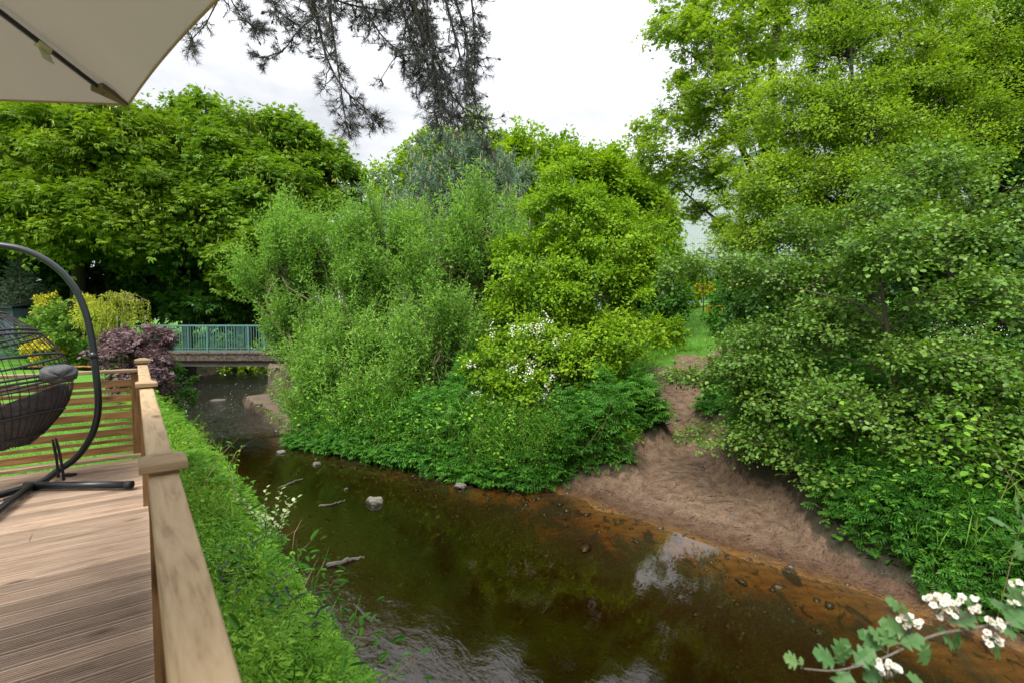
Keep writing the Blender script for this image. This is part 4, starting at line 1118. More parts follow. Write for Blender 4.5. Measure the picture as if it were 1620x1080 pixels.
# ------------------------------------------------------------------ ground cover (uncountable)
def cover(name, n, s_rng, t_fn, mask, h_fn, leaf, shape, mat, seed, up=1.0, rise=.3, tint0=.45, density_lump=1.4, droop=.3):
    rng = np.random.default_rng(seed)
    s = rng.uniform(*s_rng, n); a, b = t_fn(s); t = a + (b - a) * rng.uniform(0, 1, n)
    x, y = xy(s, t)
    keep = mask(s, t, x, y)
    lump = wob(x * 1.0, y, seed + 1, density_lump)
    keep &= rng.uniform(-1.3, 1.4, n) < lump + .9
    s, t, x, y, lump = [q[keep] for q in (s, t, x, y, lump)]
    n = len(s)
    H = h_fn(s, t) * (1 + .65 * lump + .2 * wob(x, y, seed + 2, 5.0))
    z = ground_z(x, y) + np.maximum(H, .02) * rng.uniform(0, 1, n) ** .45
    P = np.stack([x, y, z], 1)
    az = rng.uniform(0, 2 * PI, n)
    D = np.stack([np.cos(az), np.sin(az), rng.normal(size=n) * .35 + rise - droop], 1)
    N = rng.normal(size=(n, 3)) * .42 + np.array([0, 0, up])
    tint = np.clip(tint0 + .16 * wob(x, y, seed + 3, 2.2) + rng.normal(size=n) * .2, 0, 1)
    sc = rng.uniform(.6, 1.25, n)
    mb_ = MB()
    mb_.leaves(P, D, N, leaf[0] * sc, leaf[1] * sc, shape, tint)
    o = mb_.build(name, M[mat]); tag(o, kind='stuff'); return o

deckt = lambda s, t: t > np.where((s > -2) & (s < 7.2), .16, -50)
cover('bank_herbs', 40000, (-1, 14), lambda s: (0 * s + .1, t_left(s) + .08), lambda s, t, x, y: deckt(s, t), lambda s, t: np.interp(t_left(s) - t, [-.1, .1, .45, 1.2], [.14, .28, .50, .36]), (.135, .12), FERN, 'cover_l', 101, rise=.35)
cover('bank_herbs', 9000, (13, 26), lambda s: (0 * s - .1, t_left(s) + .05), lambda s, t, x, y: t > -5, lambda s, t: np.interp(t_left(s) - t, [-.2, .1, .6], [.08, .18, .40]), (.17, .15), FERN, 'cover_l', 102)
cover('bank_herbs', 14000, (-1, 9), lambda s: (0 * s + .1, t_left(s) + .06), lambda s, t, x, y: deckt(s, t), lambda s, t: np.interp(t_left(s) - t, [-.1, .1, .5], [.14, .34, .58]), (.105, .10), TRIFOL, 'cover_l', 103, tint0=.6)
offb = lambda lim: (lambda s, t, x, y: beach_mask(s, t - t_right(s)) < lim)
cover('far_bank_plants', 46000, (5.6, 12.3), lambda s: (t_right(s) - .15, t_right(s) + 2.6), offb(.35), lambda s, t: np.interp(t - t_right(s), [-.2, .3, 1, 2.6], [.15, .5, .8, .7]), (.20, .17), FERN, 'cover', 111)
cover('far_bank_plants', 12000, (5.6, 12), lambda s: (t_right(s) - .1, t_right(s) + 1.4), offb(.35), lambda s, t: .62 + 0 * s, (.10, .085), TRIFOL, 'cover_l', 112)
cover('right_bank_plants', 70000, (-3.5, 6.6), lambda s: (t_right(s) + .1, t_right(s) + 5.5), offb(.30), lambda s, t: np.interp(t - t_right(s), [.1, .7, 1.6, 3, 5], [.16, .50, .75, .8, .7]) * (1 - .8 * smooth(4.2, 5.6, s)), (.15, .125), FERN, 'cover', 121, tint0=.4)
cover('right_bank_plants', 26000, (-3.5, 6.6), lambda s: (t_right(s) + .1, t_right(s) + 4.5), offb(.30), lambda s, t: np.interp(t - t_right(s), [.3, .9, 1.6, 3, 5], [.10, .55, .85, .9, .7]) * (1 - .8 * smooth(4.2, 5.6, s)), (.085, .072), ROUND8, 'cover', 122, tint0=.55)
cover('bank_weeds', 1100, (-1, 12), lambda s: (0 * s + .1, t_left(s) - .05), lambda s, t, x, y: deckt(s, t), lambda s, t: .5 + 0 * s, (.34, .013), BLADE, 'grassblade', 104, up=.3, rise=2.6, droop=0)
cover('bank_weeds', 1500, (-1, 12), lambda s: (0 * s + .1, t_left(s) + .1), lambda s, t, x, y: deckt(s, t), lambda s, t: .75 + 0 * s, (.095, .028), LEAF6, 'cover', 105, rise=.5)
cover('dead_stalks', 220, (-1, 12), lambda s: (0 * s + .2, t_left(s) + .1), lambda s, t, x, y: deckt(s, t), lambda s, t: .5 + 0 * s, (.45, .008), BLADE, 'straw', 106, up=.3, rise=1.0, droop=0)
cover('bank_weeds', 12000, (-1, 11), lambda s: (t_left(s) - .9, t_left(s) + .08), lambda s, t, x, y: deckt(s, t), lambda s, t: np.interp(t_left(s) - t, [-.1, .1, .5], [.12, .28, .55]), (.075, .065), TRIFOL, 'lime', 107, tint0=.45)
cover('far_bank_weeds', 3500, (5.6, 12.3), lambda s: (t_right(s) - .1, t_right(s) + 1.8), offb(.3), lambda s, t: .95 + 0 * s, (.080, .052), LEAF6, 'cover_l', 113, tint0=.45, density_lump=2.5)
cover('far_bank_weeds', 2600, (5.6, 12.3), lambda s: (t_right(s) - .05, t_right(s) + .8), offb(.3), lambda s, t: .55 + 0 * s, (.42, .016), BLADE, 'grassblade', 114, up=.3, rise=1.6, droop=0)
cover('far_bank_weeds', 1600, (5.6, 12.3), lambda s: (t_right(s) - .2, t_right(s) + .3), offb(.3), lambda s, t: .25 + 0 * s, (.13, .11), ROUND8, 'cover', 115, tint0=.3)
cover('right_bank_weeds', 6000, (-3.5, 5), lambda s: (t_right(s) + .1, t_right(s) + 3), offb(.25), lambda s, t: .95 + 0 * s, (.075, .05), LEAF6, 'cover_l', 123, tint0=.4, density_lump=2.5)
cover('right_bank_weeds', 2500, (-3.5, 5), lambda s: (t_right(s) + .1, t_right(s) + 2), offb(.25), lambda s, t: .5 + 0 * s, (.10, .085), ROUND8, 'cover', 124, tint0=.5)
cover('right_bank_weeds', 1500, (-3.5, 5.5), lambda s: (t_right(s) + .1, t_right(s) + 1.6), offb(.35), lambda s, t: .4 + 0 * s, (.35, .012), BLADE, 'grassblade', 125, up=.3, rise=1.6, droop=0)
def spires(name, n, s_rng, t_fn, mask, ht, mat, seed, leaf=(.085, .045)):
    rng = np.random.default_rng(seed)
    s = rng.uniform(*s_rng, n); a, b = t_fn(s); t = a + (b - a) * rng.uniform(0, 1, n); x, y = xy(s, t)
    k = mask(s, t, x, y); x, y = x[k], y[k]; n = len(x)
    B = np.stack([x, y, ground_z(x, y)], 1); H = ht * rng.uniform(.6, 1.25, n)
    lean = rng.normal(size=(n, 3)) * .16; lean[:, 2] = 1
    T = B + lean * H[:, None]; mid = (B + T) / 2 + rng.normal(size=(n, 3)) * .03
    m = MB(); m.tubes(np.stack([B, mid, T], 1), np.array([.005, .004, .002]), 4, .35)
    q = 9; u = np.linspace(.25, 1, q)[None, :, None]
    for sg in (0, PI):
        az = rng.uniform(0, 6.28, (n, 1)) + np.arange(q)[None] * PI / 2 + sg
        P = B[:, None] * (1 - u) + T[:, None] * u
        D = np.stack([np.cos(az), np.sin(az), np.full(az.shape, -.18)], -1) + rng.normal(size=P.shape) * .12
        N = rng.normal(size=P.shape) * .2 + np.array([0, 0, 1.0]); sc = (1.15 - .65 * u[..., 0]) * rng.uniform(.8, 1.2, (n, q))
        m.leaves(P.reshape(-1, 3), D.reshape(-1, 3), N.reshape(-1, 3), leaf[0] * sc.reshape(-1), leaf[1] * sc.reshape(-1), LEAF6, np.clip(rng.uniform(.15, .85, n * q), 0, 1))
    o = m.build(name, M[mat]); tag(o, kind='stuff')
spires('nettles', 520, (5.6, 12.2), lambda s: (t_right(s) + .05, t_right(s) + 2.0), offb(.3), .95, 'cover', 151)
spires('nettles', 420, (-3.5, 5.2), lambda s: (t_right(s) + .2, t_right(s) + 2.6), offb(.25), 1.0, 'cover', 152)
spires('nettles', 230, (-1, 14), lambda s: (0 * s + .2, t_left(s) - .15), lambda s, t, x, y: deckt(s, t), .62, 'cover_l', 153)
def bare_stems(name, n, s_rng, t_fn, mask, ht, seed):
    rng = np.random.default_rng(seed)
    s = rng.uniform(*s_rng, n); a, b = t_fn(s); t = a + (b - a) * rng.uniform(0, 1, n); x, y = xy(s, t)
    k = mask(s, t, x, y); x, y = x[k], y[k]; n = len(x)
    B = np.stack([x, y, ground_z(x, y)], 1); d = rng.normal(size=(n, 3)) * .45; d[:, 2] = 1
    T = B + d * (ht * rng.uniform(.5, 1.3, n))[:, None]
    m = MB(); m.tubes(np.stack([B, (B + T) / 2 + rng.normal(size=(n, 3)) * .05, T], 1), np.array([.006, .005, .002]), 4, .5)
    o = m.build(name, M['straw']); tag(o, kind='stuff')
bare_stems('dead_stems', 110, (5.6, 12.2), lambda s: (t_right(s) + .0, t_right(s) + 1.8), offb(.3), .95, 161)
bare_stems('dead_stems', 110, (-3.5, 5.2), lambda s: (t_right(s) + .1, t_right(s) + 2.4), offb(.3), 1.0, 162)
def scatter_stones(name, n, s_rng, t_rng, mask, size, mat, seed):
    rng = np.random.default_rng(seed)
    s = rng.uniform(*s_rng, n); t = t_right(s) + rng.uniform(*t_rng, n); k = mask(s, t); s, t = s[k], t[k]
    x, y = xy(s, t); n = len(s)
    oc = np.array([(1, 0, 0), (0, 1, 0), (-1, 0, 0), (0, -1, 0), (.62, .62, .55), (-.62, .62, .6), (-.62, -.62, .5), (.62, -.62, .6), (0, 0, .8)], float)
    F = np.array([[0, 1, 4], [1, 2, 5], [2, 3, 6], [3, 0, 7], [0, 4, 7], [1, 5, 4], [2, 6, 5], [3, 7, 6], [4, 5, 8], [5, 6, 8], [6, 7, 8], [7, 4, 8]])
    r = size * rng.lognormal(0, .5, (n, 1, 1)) * rng.uniform(.6, 1.3, (n, 1, 3)) * np.array([1, 1, .6])
    a = rng.uniform(0, 6.28, n)[:, None]
    V = oc[None] * r + rng.normal(size=(n, 9, 3)) * r * .12
    V = np.stack([V[..., 0] * np.cos(a) - V[..., 1] * np.sin(a), V[..., 0] * np.sin(a) + V[..., 1] * np.cos(a), V[..., 2]], -1)
    V += np.stack([x, y, ground_z(x, y) - .002], 1)[:, None]
    m = MB(); m.add(V.reshape(-1, 3), ((np.arange(n) * 9)[:, None, None] + F[None]).reshape(-1, 3), np.repeat(rng.uniform(0, 1, n), len(F)))
    o = m.build(name, M[mat], None, (0, 0, 0), True); tag(o, kind='stuff')
scatter_stones('beach_pebbles', 2600, (1, 8.5), (-.3, 6), lambda s, t: beach_mask(s, t - t_right(s)) > .4, .009, 'stone', 5)
scatter_stones('riverbed_gravel', 2200, (2, 16), (-4.4, .1), lambda s, t: t > t_left(s) + .2, .026, 'stone', 6)
def litter(name, n, seed):
    rng = np.random.default_rng(seed)
    s = rng.uniform(1, 9, n); d = rng.uniform(.05, 6, n); k = beach_mask(s, d) > .35; s, d = s[k], d[k]; x, y = xy(s, t_right(s) + d); n = len(s)
    az = rng.uniform(0, 6.28, n); m = MB()
    m.leaves(np.stack([x, y, ground_z(x, y) + .006], 1), np.stack([np.cos(az), np.sin(az), rng.normal(size=n) * .15], 1), rng.normal(size=(n, 3)) * .3 + np.array([0, 0, 1]), .035 * rng.uniform(.5, 1.4, n), .016, LEAF4, rng.uniform(0, 1, n))
    q = n // 6; z = ground_z(x[:q], y[:q]) + .008; dx, dy = np.cos(az[:q]) * .11, np.sin(az[:q]) * .11
    m.tubes(np.stack([np.stack([x[:q] - dx, y[:q] - dy, z], 1), np.stack([x[:q] + .01, y[:q], z + .006], 1), np.stack([x[:q] + dx, y[:q] + dy, z], 1)], 1), np.array([.002, .003, .0015]), 4, .1)
    o = m.build(name, M['litter']); tag(o, kind='stuff')
litter('leaf_litter', 2600, 9)
cover('bankside_grass', 20000, (6.5, 20), lambda s: (t_right(s) + 5.5, t_right(s) + 20), offb(.45), lambda s, t: .16 + 0 * s, (.20, .016), BLADE, 'grassblade', 131, up=.3, rise=1.5, droop=0)
cover('bankside_grass', 26000, (7.4, 15), lambda s: (t_right(s) + 5.0, t_right(s) + 10), offb(.45), lambda s, t: .13 + 0 * s, (.17, .013), BLADE, 'grassblade', 132, up=.3, rise=1.5, droop=0)
cover('lawn_grass', 60000, (7.2, 15), lambda s: (0 * s - 6.5, 0 * s + .1), lambda s, t, x, y: s > 7.2, lambda s, t: .045 + 0 * s, (.06, .008), BLADE, 'grassblade', 133, up=.3, rise=1.6, droop=0)
cover('far_bank_undergrowth', 9000, (28, 45), lambda s: (0 * s - 6, 0 * s + 14), lambda s, t, x, y: (t < t_left(s) - .1), lambda s, t: .8 + 0 * s, (.34, .28), FERN, 'cover', 141)
cover('wood_floor_plants', 14000, (12, 40), lambda s: (t_right(s) + 2.4, t_right(s) + 14), offb(.45), lambda s, t: .5 + 0 * s, (.30, .24), FERN, 'cover', 142)
cover('wood_floor_plants', 16000, (-6, 7), lambda s: (t_right(s) + 5, t_right(s) + 14), offb(.30), lambda s, t: .6 + 0 * s, (.26, .22), FERN, 'cover', 143)

# ------------------------------------------------------------------ deck, railing, slat fence (local axes: x across the river, y upstream, z up)
def deck_root(name, loc_st, label, cat, z=0.0, group=None):
    x, y = xy(*loc_st)
    return empty(name, (x, y, z), label, cat, group, DECK_ROT)
FENCE_S = 7.0
def make_deck():
    rng = np.random.default_rng(3)
    o = deck_root('timber_deck', (0, 0), 'weathered grooved timber deck above the stream bank', 'deck')
    m = MB()
    pitch, gap, th = .142, .012, .028
    s = -1.6
    k = 0
    joints = {}
    while s < FENCE_S - .08:
        w_ = pitch - gap
        prof = [(0, -th), (0, -.004), (.003, 0)]
        ng = 6
        for g in range(ng):
            c = .014 + (w_ - .028) * (g + .5) / ng; hw = .0036
            prof += [(c - hw - .0015, 0), (c - hw, -.0055), (c + hw, -.0055), (c + hw + .0015, 0)]
        prof += [(w_ - .003, 0), (w_, -.004), (w_, -th)]
        pieces = [(-6.0, .062)]
        if k % 7 == 3: pieces = [(-6.0, -.62 - .31 * (k % 3)), (-.615 - .31 * (k % 3), .062)]
        elif k % 11 == 5: pieces = [(-6.0, -1.5), (-1.495, .062)]
        tl = rng.uniform(0, 1)
        for a, b in pieces:
            n = len(prof)
            nseg = 2
            V = [(a + (b - a) * q / (nseg - 1), s + y, z + rng.normal() * .0) for q in range(nseg) for y, z in prof]
            F = [[j, j + 1, n + j + 1, n + j][::-1] for j in range(n - 1)] + [[0, n, 2 * n - 1, n - 1]]
            m.add(V, F, rng.uniform(0, 1))
            m.poly(V[:n], tl); m.poly(V[n:][::-1], tl)
        s += pitch; k += 1
    m.build('deck_boards', M['deck'], o)
    m = MB()
    for t in np.arange(-5.8, .1, .45): m.box((t, -1.6, -.18), (t + .047, FENCE_S, -.032), rng.uniform())
    m.build('joists', M['post'], o)
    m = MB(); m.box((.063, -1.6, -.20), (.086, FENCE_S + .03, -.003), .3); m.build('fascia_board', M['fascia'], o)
    for ss in (0.2, 2.4, 4.7, 6.9):
        for tt in (-.02 - .06, -2.6, -5.2):
            m = MB(); zz = -1.4; m.box((tt - .05, ss - .05, zz), (tt + .05, ss + .05, -.185), .4); m.build('support_post', M['post'], o)
make_deck()

def post_parts(o, x, y, top=1.0, capw=.150, z0=-.25):
    p = MB(); p.box((x - .0475, y - .0475, z0), (x + .0475, y + .0475, top), RNG.uniform(), bev=.004)
    pp = p.build('post', M['post'], o)
    c = MB(); h = capw / 2
    V = []
    for (e, z) in ((h - .004, top - .012), (h, top - .008), (h, top + .018), (h - .005, top + .023), (.022, top + .042)):
        V += [(x - e, y - e, z), (x + e, y - e, z), (x + e, y + e, z), (x - e, y + e, z)]
    F = [[3, 2, 1, 0], [16, 17, 18, 19]]
    for r in range(4):
        for k in range(4):
            a, b = r * 4 + k, r * 4 + (k + 1) % 4; F.append([a, b, b + 4, a + 4])
    c.add(V, F, RNG.uniform()); c.build('post_cap', M['cap'], pp)

def make_rail():
    o = deck_root('deck_railing', (2.3, .0775), 'pale timber handrail with capped posts along the stream side', 'railing')
    ps = [(-3.4, 1.0), (0.0, 1.0), (RAIL2 - 2.3, 1.0), (FENCE_S + .05 - 2.3, 1.062)]
    for s, top in ps: post_parts(o, 0, s, top)
    prof = [(-.0475, -.045), (-.0475, -.010), (-.044, -.003), (-.036, 0), (.036, 0), (.044, -.003), (.0475, -.010), (.0475, -.045)]
    for k in range(3):
        a, b = ps[k][0] + .049, ps[k + 1][0] - .049
        m = MB(); n = len(prof)
        za = .975 if k < 2 else .980
        zb = .975 if k < 2 else 1.030
        V = [(x, y, z + zz) for y, zz in ((a, za), (b, zb)) for x, z in prof]
        F = [[j, j + 1, n + j + 1, n + j] for j in range(n - 1)] + [[n - 1, 0, n, 2 * n - 1]]
        m.add(V, F, [.35, .62, .5][k]); m.poly(V[:n], .4); m.poly(V[n:][::-1], .4)
        m.build('handrail', M['rail'], o, smooth_shade=False)
        # closed slat panel under the rail
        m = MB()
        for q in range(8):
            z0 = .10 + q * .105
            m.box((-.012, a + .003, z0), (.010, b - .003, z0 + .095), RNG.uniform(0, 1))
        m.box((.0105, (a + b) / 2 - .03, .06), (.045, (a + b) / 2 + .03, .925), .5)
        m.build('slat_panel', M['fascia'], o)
        m = MB(); m.box((.012, a + .01, .88), (.040, b - .01, .93), .9); m.build('outer_batten', M['rail'], o)
RAIL2 = 5.15
make_rail()

def make_fence():
    o = deck_root('slat_fence', (FENCE_S, .048), 'brown horizontal slat fence closing the end of the deck', 'fence')
    L_ = 4.4
    m = MB(); m.box((-L_, -.05, .955), (-.012, .045, .988), .6, bev=.004); m.build('top_rail', M['toprail'], o)
    zs = [(.150, .075), (.262, .035), (.335, .075), (.447, .035), (.520, .075), (.632, .035), (.705, .075), (.812, .035), (.872, .072)]
    posts = [-.045, -2.02, -4.0]
    for i in range(2):
        m = MB()
        for z, h in zs:
            m.box((posts[i + 1] + .036, -.008, z - .07), (posts[i] - .036, .020, z - .07 + h), RNG.uniform(0, 1), bev=.002)
        m.build('slat_panel', M['slat'], o)
    for p in posts:
        m = MB(); m.box((p - .035, -.025, .03), (p + .035, .045, .953), RNG.uniform(), bev=.003); m.build('post', M['post'], o)
    m = MB(); m.box((-L_, -.06, .012), (-.012, .06, .045), .9, bev=.004); m.build('base_board', M['toprail'], o)
make_fence()

# ------------------------------------------------------------------ hanging egg chair
def make_stand():
    arc = [(-118, 402), (-95, 391), (-50, 386), (0, 388), (36, 394), (68, 408), (98, 430), (122, 460), (137, 498), (146, 540), (152, 590), (156, 630), (155, 655), (148, 683), (134, 708), (115, 730), (96, 745)]
    P = [at(px, py, np.interp(px, [-100, 160], [4.55, 5.0])) for px, py in arc]
    P[-1][2] = .085
    J = on_z(62, 765, .05); J[2] = .05
    P += [J * .55 + P[-1] * .45 + np.array([0, 0, -.02]), J, on_z(0, 782, .05), on_z(-170, 830, .05)]
    P[-4][2] = .06
    root = np.array([J[0], J[1], 0])
    o = empty('chair_stand', root, 'charcoal tubular c shaped stand of the hanging egg chair', 'stand')
    m = MB(); m.tube(smoothline(P, 90), .030, 14); m.build('pole', M['metal_dark'], o, root, True)
    pj = at(148, 562, 4.98)
    m = MB(); m.tube([pj + np.array([-.002, 0, .03]), pj + np.array([.004, 0, -.03])], .0335, 14); m.build('pole_joint', M['metal_dark'], o, root, True)
    for a, b in ((on_z(40, 767, .05), on_z(200, 766, .05)), (on_z(52, 766, .05), on_z(-40, 835, .05))):
        m = MB(); m.tube(np.array([a, a * .5 + b * .5, b]), .032, 12); lg = m.build('leg', M['metal_dark'], o, root, True)
        m = MB(); d = unit(b - a); m.tube(np.array([b - d * .005, b + d * .05]), .036, 12); m.build('end_cap', M['webbing'], lg, root, True)
    for p in (on_z(50, 775, .0), on_z(110, 752, .0), on_z(20, 790, .0)):
        m = MB(); m.box(p + np.array([-.05, -.03, .002]), p + np.array([.05, .03, .022]), bev=.004); m.build('foot_pad', M['webbing'], o, root)
    hook = at(-112, 400, 4.56)
    m = MB(); m.tube(smoothline([hook, hook + np.array([-.01, 0, -.09]), hook + np.array([.02, 0, -.16])], 8), .012, 8); m.build('hook', M['metal_dark'], o, root)
    return hook
HOOK = make_stand()

CH = np.array([-4.66, 4.42, 1.02])          # centre of the egg
TILT = math.radians(-13)
def egg_r(v):                               # v: 0 bottom .. 1 top -> radius
    return .61 * (math.sin(PI * min(1, max(0, v)) ** .86)) ** .80
def egg_pt(a, v, k=1.0):
    r = egg_r(v) * k
    p = Vector((math.cos(a) * r, math.sin(a) * r * .95, (v - .5) * 1.46))
    p = Matrix.Rotation(TILT, 3, 'Y') @ p
    return CH + np.array(p)
def make_egg():
    root = np.array([CH[0], CH[1], CH[2]])
    o = empty('egg_chair', root, 'hanging egg chair of open dark rattan strands facing the garden', 'chair')
    opening = math.radians(128)             # strands cover angles within this of +x
    m = MB()
    for v in (.86, .735, .705, .56, .43, .405, .22, .10):
        full = v < .3 or v > .8
        aa = np.linspace(-opening, opening, 48) if not full else np.linspace(-PI, PI, 60)
        m.tube(np.array([egg_pt(a, v) for a in aa]), .0115, 7)
    m.build('hoops', M['rope'], o, root, True)
    m = MB()
    P = []
    for a in np.linspace(-opening, opening, 40):
        vv = np.linspace(.985, .05, 14)
        P.append([egg_pt(a + .10 * (1 - v), v, 1.005) for v in vv])
    P = np.array(P); 
    for p in P: m.tube(p, .0032, 4, cap=False)
    m.build('strands', M['strand'], o, root)
    m = MB()
    for sgn in (-1, 1): m.tube(np.array([egg_pt(sgn * opening, v) for v in np.linspace(.97, .12, 18)]), .014, 8)
    m.build('rim', M['rope'], o, root, True)
    m = MB(); aa = np.linspace(-PI, PI, 40)
    m.tube(np.array([egg_pt(a, .07, .9) for a in aa]), .016, 8); m.build('base_ring', M['metal_dark'], o, root, True)
    # hanger up to the hook
    top = egg_pt(0, .985, .1)
    m = MB(); m.tube(smoothline([top, (top + HOOK) / 2 + np.array([0, 0, .02]), HOOK + np.array([.02, 0, -.16])], 8), .010, 6); m.build('hanger', M['rope'], o, root)
    return o
make_egg()

def make_cushion():
    """a thick tufted shell lining the lower egg, higher at the back (+x)"""
    rng = np.random.default_rng(2)
    root = egg_pt(0, .12)
    nu, nv = 72, 34
    m = MB()
    def P(i, j, inner):
        a = -math.radians(178) + 2 * math.radians(178) * i / (nu - 1)
        back = .5 + .5 * math.cos(a)
        top = .125 + .235 * back ** 2.4 + .015 * math.sin(5 * a)
        v = .055 + (top - .055) * j / (nv - 1)
        seg = abs(math.sin(a * 4.0 + .3)); row = abs(math.sin(j / (nv - 1) * PI * 2.0))
        puff = (.020 + .150 * (seg ** .45) * (row ** .35)) if inner else -.004 - .012 * seg
        edge = math.sin(PI * min(1, (j + .01) / (nv - 1))) ** .35 if inner else 1
        k = .965 - puff * (1.25 if inner else 1) * (edge * .85 + .15)
        p = egg_pt(a, v, k)
        if inner: p = p + np.array([0, 0, .05 * (1 - j / (nv - 1))])
        return p + .006 * np.array([math.sin(17 * a + j), math.cos(13 * a + 2 * j), math.sin(11 * a + 3 * j)])
    V = [P(i, j, 0) for i in range(nu) for j in range(nv)] + [P(i, j, 1) for i in range(nu) for j in range(nv)]
    N = nu * nv
    F = []
    for i in range(nu - 1):
        for j in range(nv - 1):
            a = i * nv + j
            F.append([a, a + nv, a + nv + 1, a + 1]); F.append([N + a, N + a + 1, N + a + nv + 1, N + a + nv])
        F.append([i * nv + nv - 1, (i + 1) * nv + nv - 1, N + (i + 1) * nv + nv - 1, N + i * nv + nv - 1])
        F.append([N + i * nv, N + (i + 1) * nv, (i + 1) * nv, i * nv])
    m.add(V, F)
    o = m.build('seat_cushion', M['cushion'], None, root, True)
    tag(o, 'dark grey tufted cushion lining the bowl of the egg chair', 'cushion')
    # straps hanging from the cushion
    for k, (px, py, ln) in enumerate([(83, 702, .36), (88, 700, .40)]):
        a = at(px, py - 8, 4.62); b = a + np.array([.03 + .02 * k, .01, -ln])
        s_ = MB(); s_.tube(smoothline([a, (a + b) / 2 + np.array([.012, 0, 0]), b], 8), [.006, .012, .012, .012, .011, .011, .012, .013], 5); s_.build('tie_strap', M['webbing'], o, root)
    pc = at(93, 591, 4.42)
    n1, n2 = 28, 16; m = MB(); V = []
    for i in range(n1):
        for j in range(n2):
            a, b = 2 * PI * i / n1, -PI / 2 + PI * j / (n2 - 1)
            cx = abs(math.cos(a)) ** .6 * math.copysign(1, math.cos(a)); sx = abs(math.sin(a)) ** .6 * math.copysign(1, math.sin(a)); cb = math.cos(b) ** .75
            x, y, z = .075 * math.sin(b) * (1 + .25 * math.cos(4 * a) * cb), .130 * cx * cb, .078 * sx * cb
            p = Matrix.Rotation(math.radians(15), 3, 'Y') @ Vector((x, y, z)); p = Matrix.Rotation(math.radians(-35), 3, 'Z') @ p
            V.append(pc + np.array(p) + .004 * np.array([math.sin(7 * a), math.sin(5 * a + j), math.cos(9 * a)]))
    F = [[i * n2 + j, ((i + 1) % n1) * n2 + j, ((i + 1) % n1) * n2 + j + 1, i * n2 + j + 1] for i in range(n1) for j in range(n2 - 1)]
    m.add(V, F); o = m.build('head_pillow', M['cushion'], None, pc, True)
    tag(o, 'small dark grey head pillow tied high in the egg chair', 'pillow')
make_cushion()

# ------------------------------------------------------------------ parasol
def make_parasol():
    z0 = 2.50
    c0 = on_z(203, 166, z0)
    R, rise = 1.75, .60
    ang0 = math.radians(251)
    ctr = c0 + np.array([math.cos(ang0) * R, math.sin(ang0) * R, rise])
    A0 = ang0 - PI
    cor = [np.array([ctr[0] + math.cos(A0 + k * PI / 4) * R, ctr[1] + math.sin(A0 + k * PI / 4) * R, z0]) for k in range(8)]
    root = np.array([ctr[0], ctr[1], 0.0])
    o = empty('parasol', root, 'large beige parasol overhanging the deck corner', 'parasol')
    m, hm = MB(), MB()
    nu, nv = 16, 14
    for k in range(8):
        a, b = cor[k], cor[(k + 1) % 8]
        V = []
        for i in range(nu + 1):
            for j in range(nv + 1):
                r = j / nv; f = i / nu
                e = a + (b - a) * f
                bow = math.sin(PI * f)
                e = e + (np.array([ctr[0], ctr[1], z0]) - (a + b) / 2) * (.010 * bow) + np.array([0, 0, .0 * bow])
                p = ctr + (e - ctr) * r
                p = p + np.array([0, 0, .05 * math.sin(PI * r) - .035 * bow * math.sin(PI * r)])
                V.append(p)
        F = [[i * (nv + 1) + j, (i + 1) * (nv + 1) + j, (i + 1) * (nv + 1) + j + 1, i * (nv + 1) + j + 1] for i in range(nu) for j in range(nv)]
        Vt = [p + np.array([0, 0, .003]) for p in V]; n = len(V)
        m.add(V, F); m.add(Vt, [f[::-1] for f in F])
        rim = np.array([V[i * (nv + 1) + nv] for i in range(nu + 1)])
        hm.tube(rim, .005, 6)
    cv = m.build('canopy', M['canopy'], o, root, True)
    hm.build('hem', M['hem'], cv, root)
    for k in range(8):
        a = cor[k]; ins = unit(ctr - a)
        P = np.array([a + ins * .10, a + ins * .75, ctr]) + np.array([0, 0, -.018]); P[1][2] += .042; P[2][2] -= .02
        m = MB(); m.tube(P, [.010, .011, .013], 6); rb = m.build('rib', M['rib'], o, root)
        n_ = np.array([-ins[1], ins[0], 0])
        m = MB(); q0, q1 = a + ins * .005 + np.array([0, 0, -.010]), a + ins * .135 + np.array([0, 0, -.030])
        V = [q0 + n_ * .010, q0 - n_ * .010, q1 - n_ * .040, q1 + n_ * .040]
        V = V + [v + np.array([0, 0, .022]) for v in V]
        m.add(V, [[0, 1, 2, 3], [7, 6, 5, 4], [0, 4, 5, 1], [1, 5, 6, 2], [2, 6, 7, 3], [3, 7, 4, 0]]); m.build('corner_pocket', M['pocket'], rb, root)
        m = MB(); q = a + ins * .33 + np.array([0, 0, -.012])
        m.tube(np.array([q - ins * .022, q + ins * .022]), .0155, 8)
        e1, e2 = q - ins * .02 + np.array([0, 0, -.012]), q + ins * .02 + np.array([0, 0, -.012])
        V = [e1, e2, e2 + n_ * .03 + np.array([0, 0, -.05]), e1 + n_ * .03 + np.array([0, 0, -.045])]
        V = V + [v + n_ * .003 for v in V]
        m.add(V, [[0, 1, 2, 3], [7, 6, 5, 4], [0, 4, 5, 1], [1, 5, 6, 2], [2, 6, 7, 3], [3, 7, 4, 0]]); m.build('tie', M['velcro'], rb, root)
    m = MB(); m.tube(np.array([[ctr[0], ctr[1], .03], [ctr[0], ctr[1], ctr[2] + .06]]), .024, 12); m.build('pole', M['rib'], o, root, True)
    m = MB(); m.tube(np.array([[ctr[0], ctr[1], .0], [ctr[0], ctr[1], .05], [ctr[0], ctr[1], .07]]), [.27, .27, .05], 24); m.build('base', M['rib'], o, root)
make_parasol()

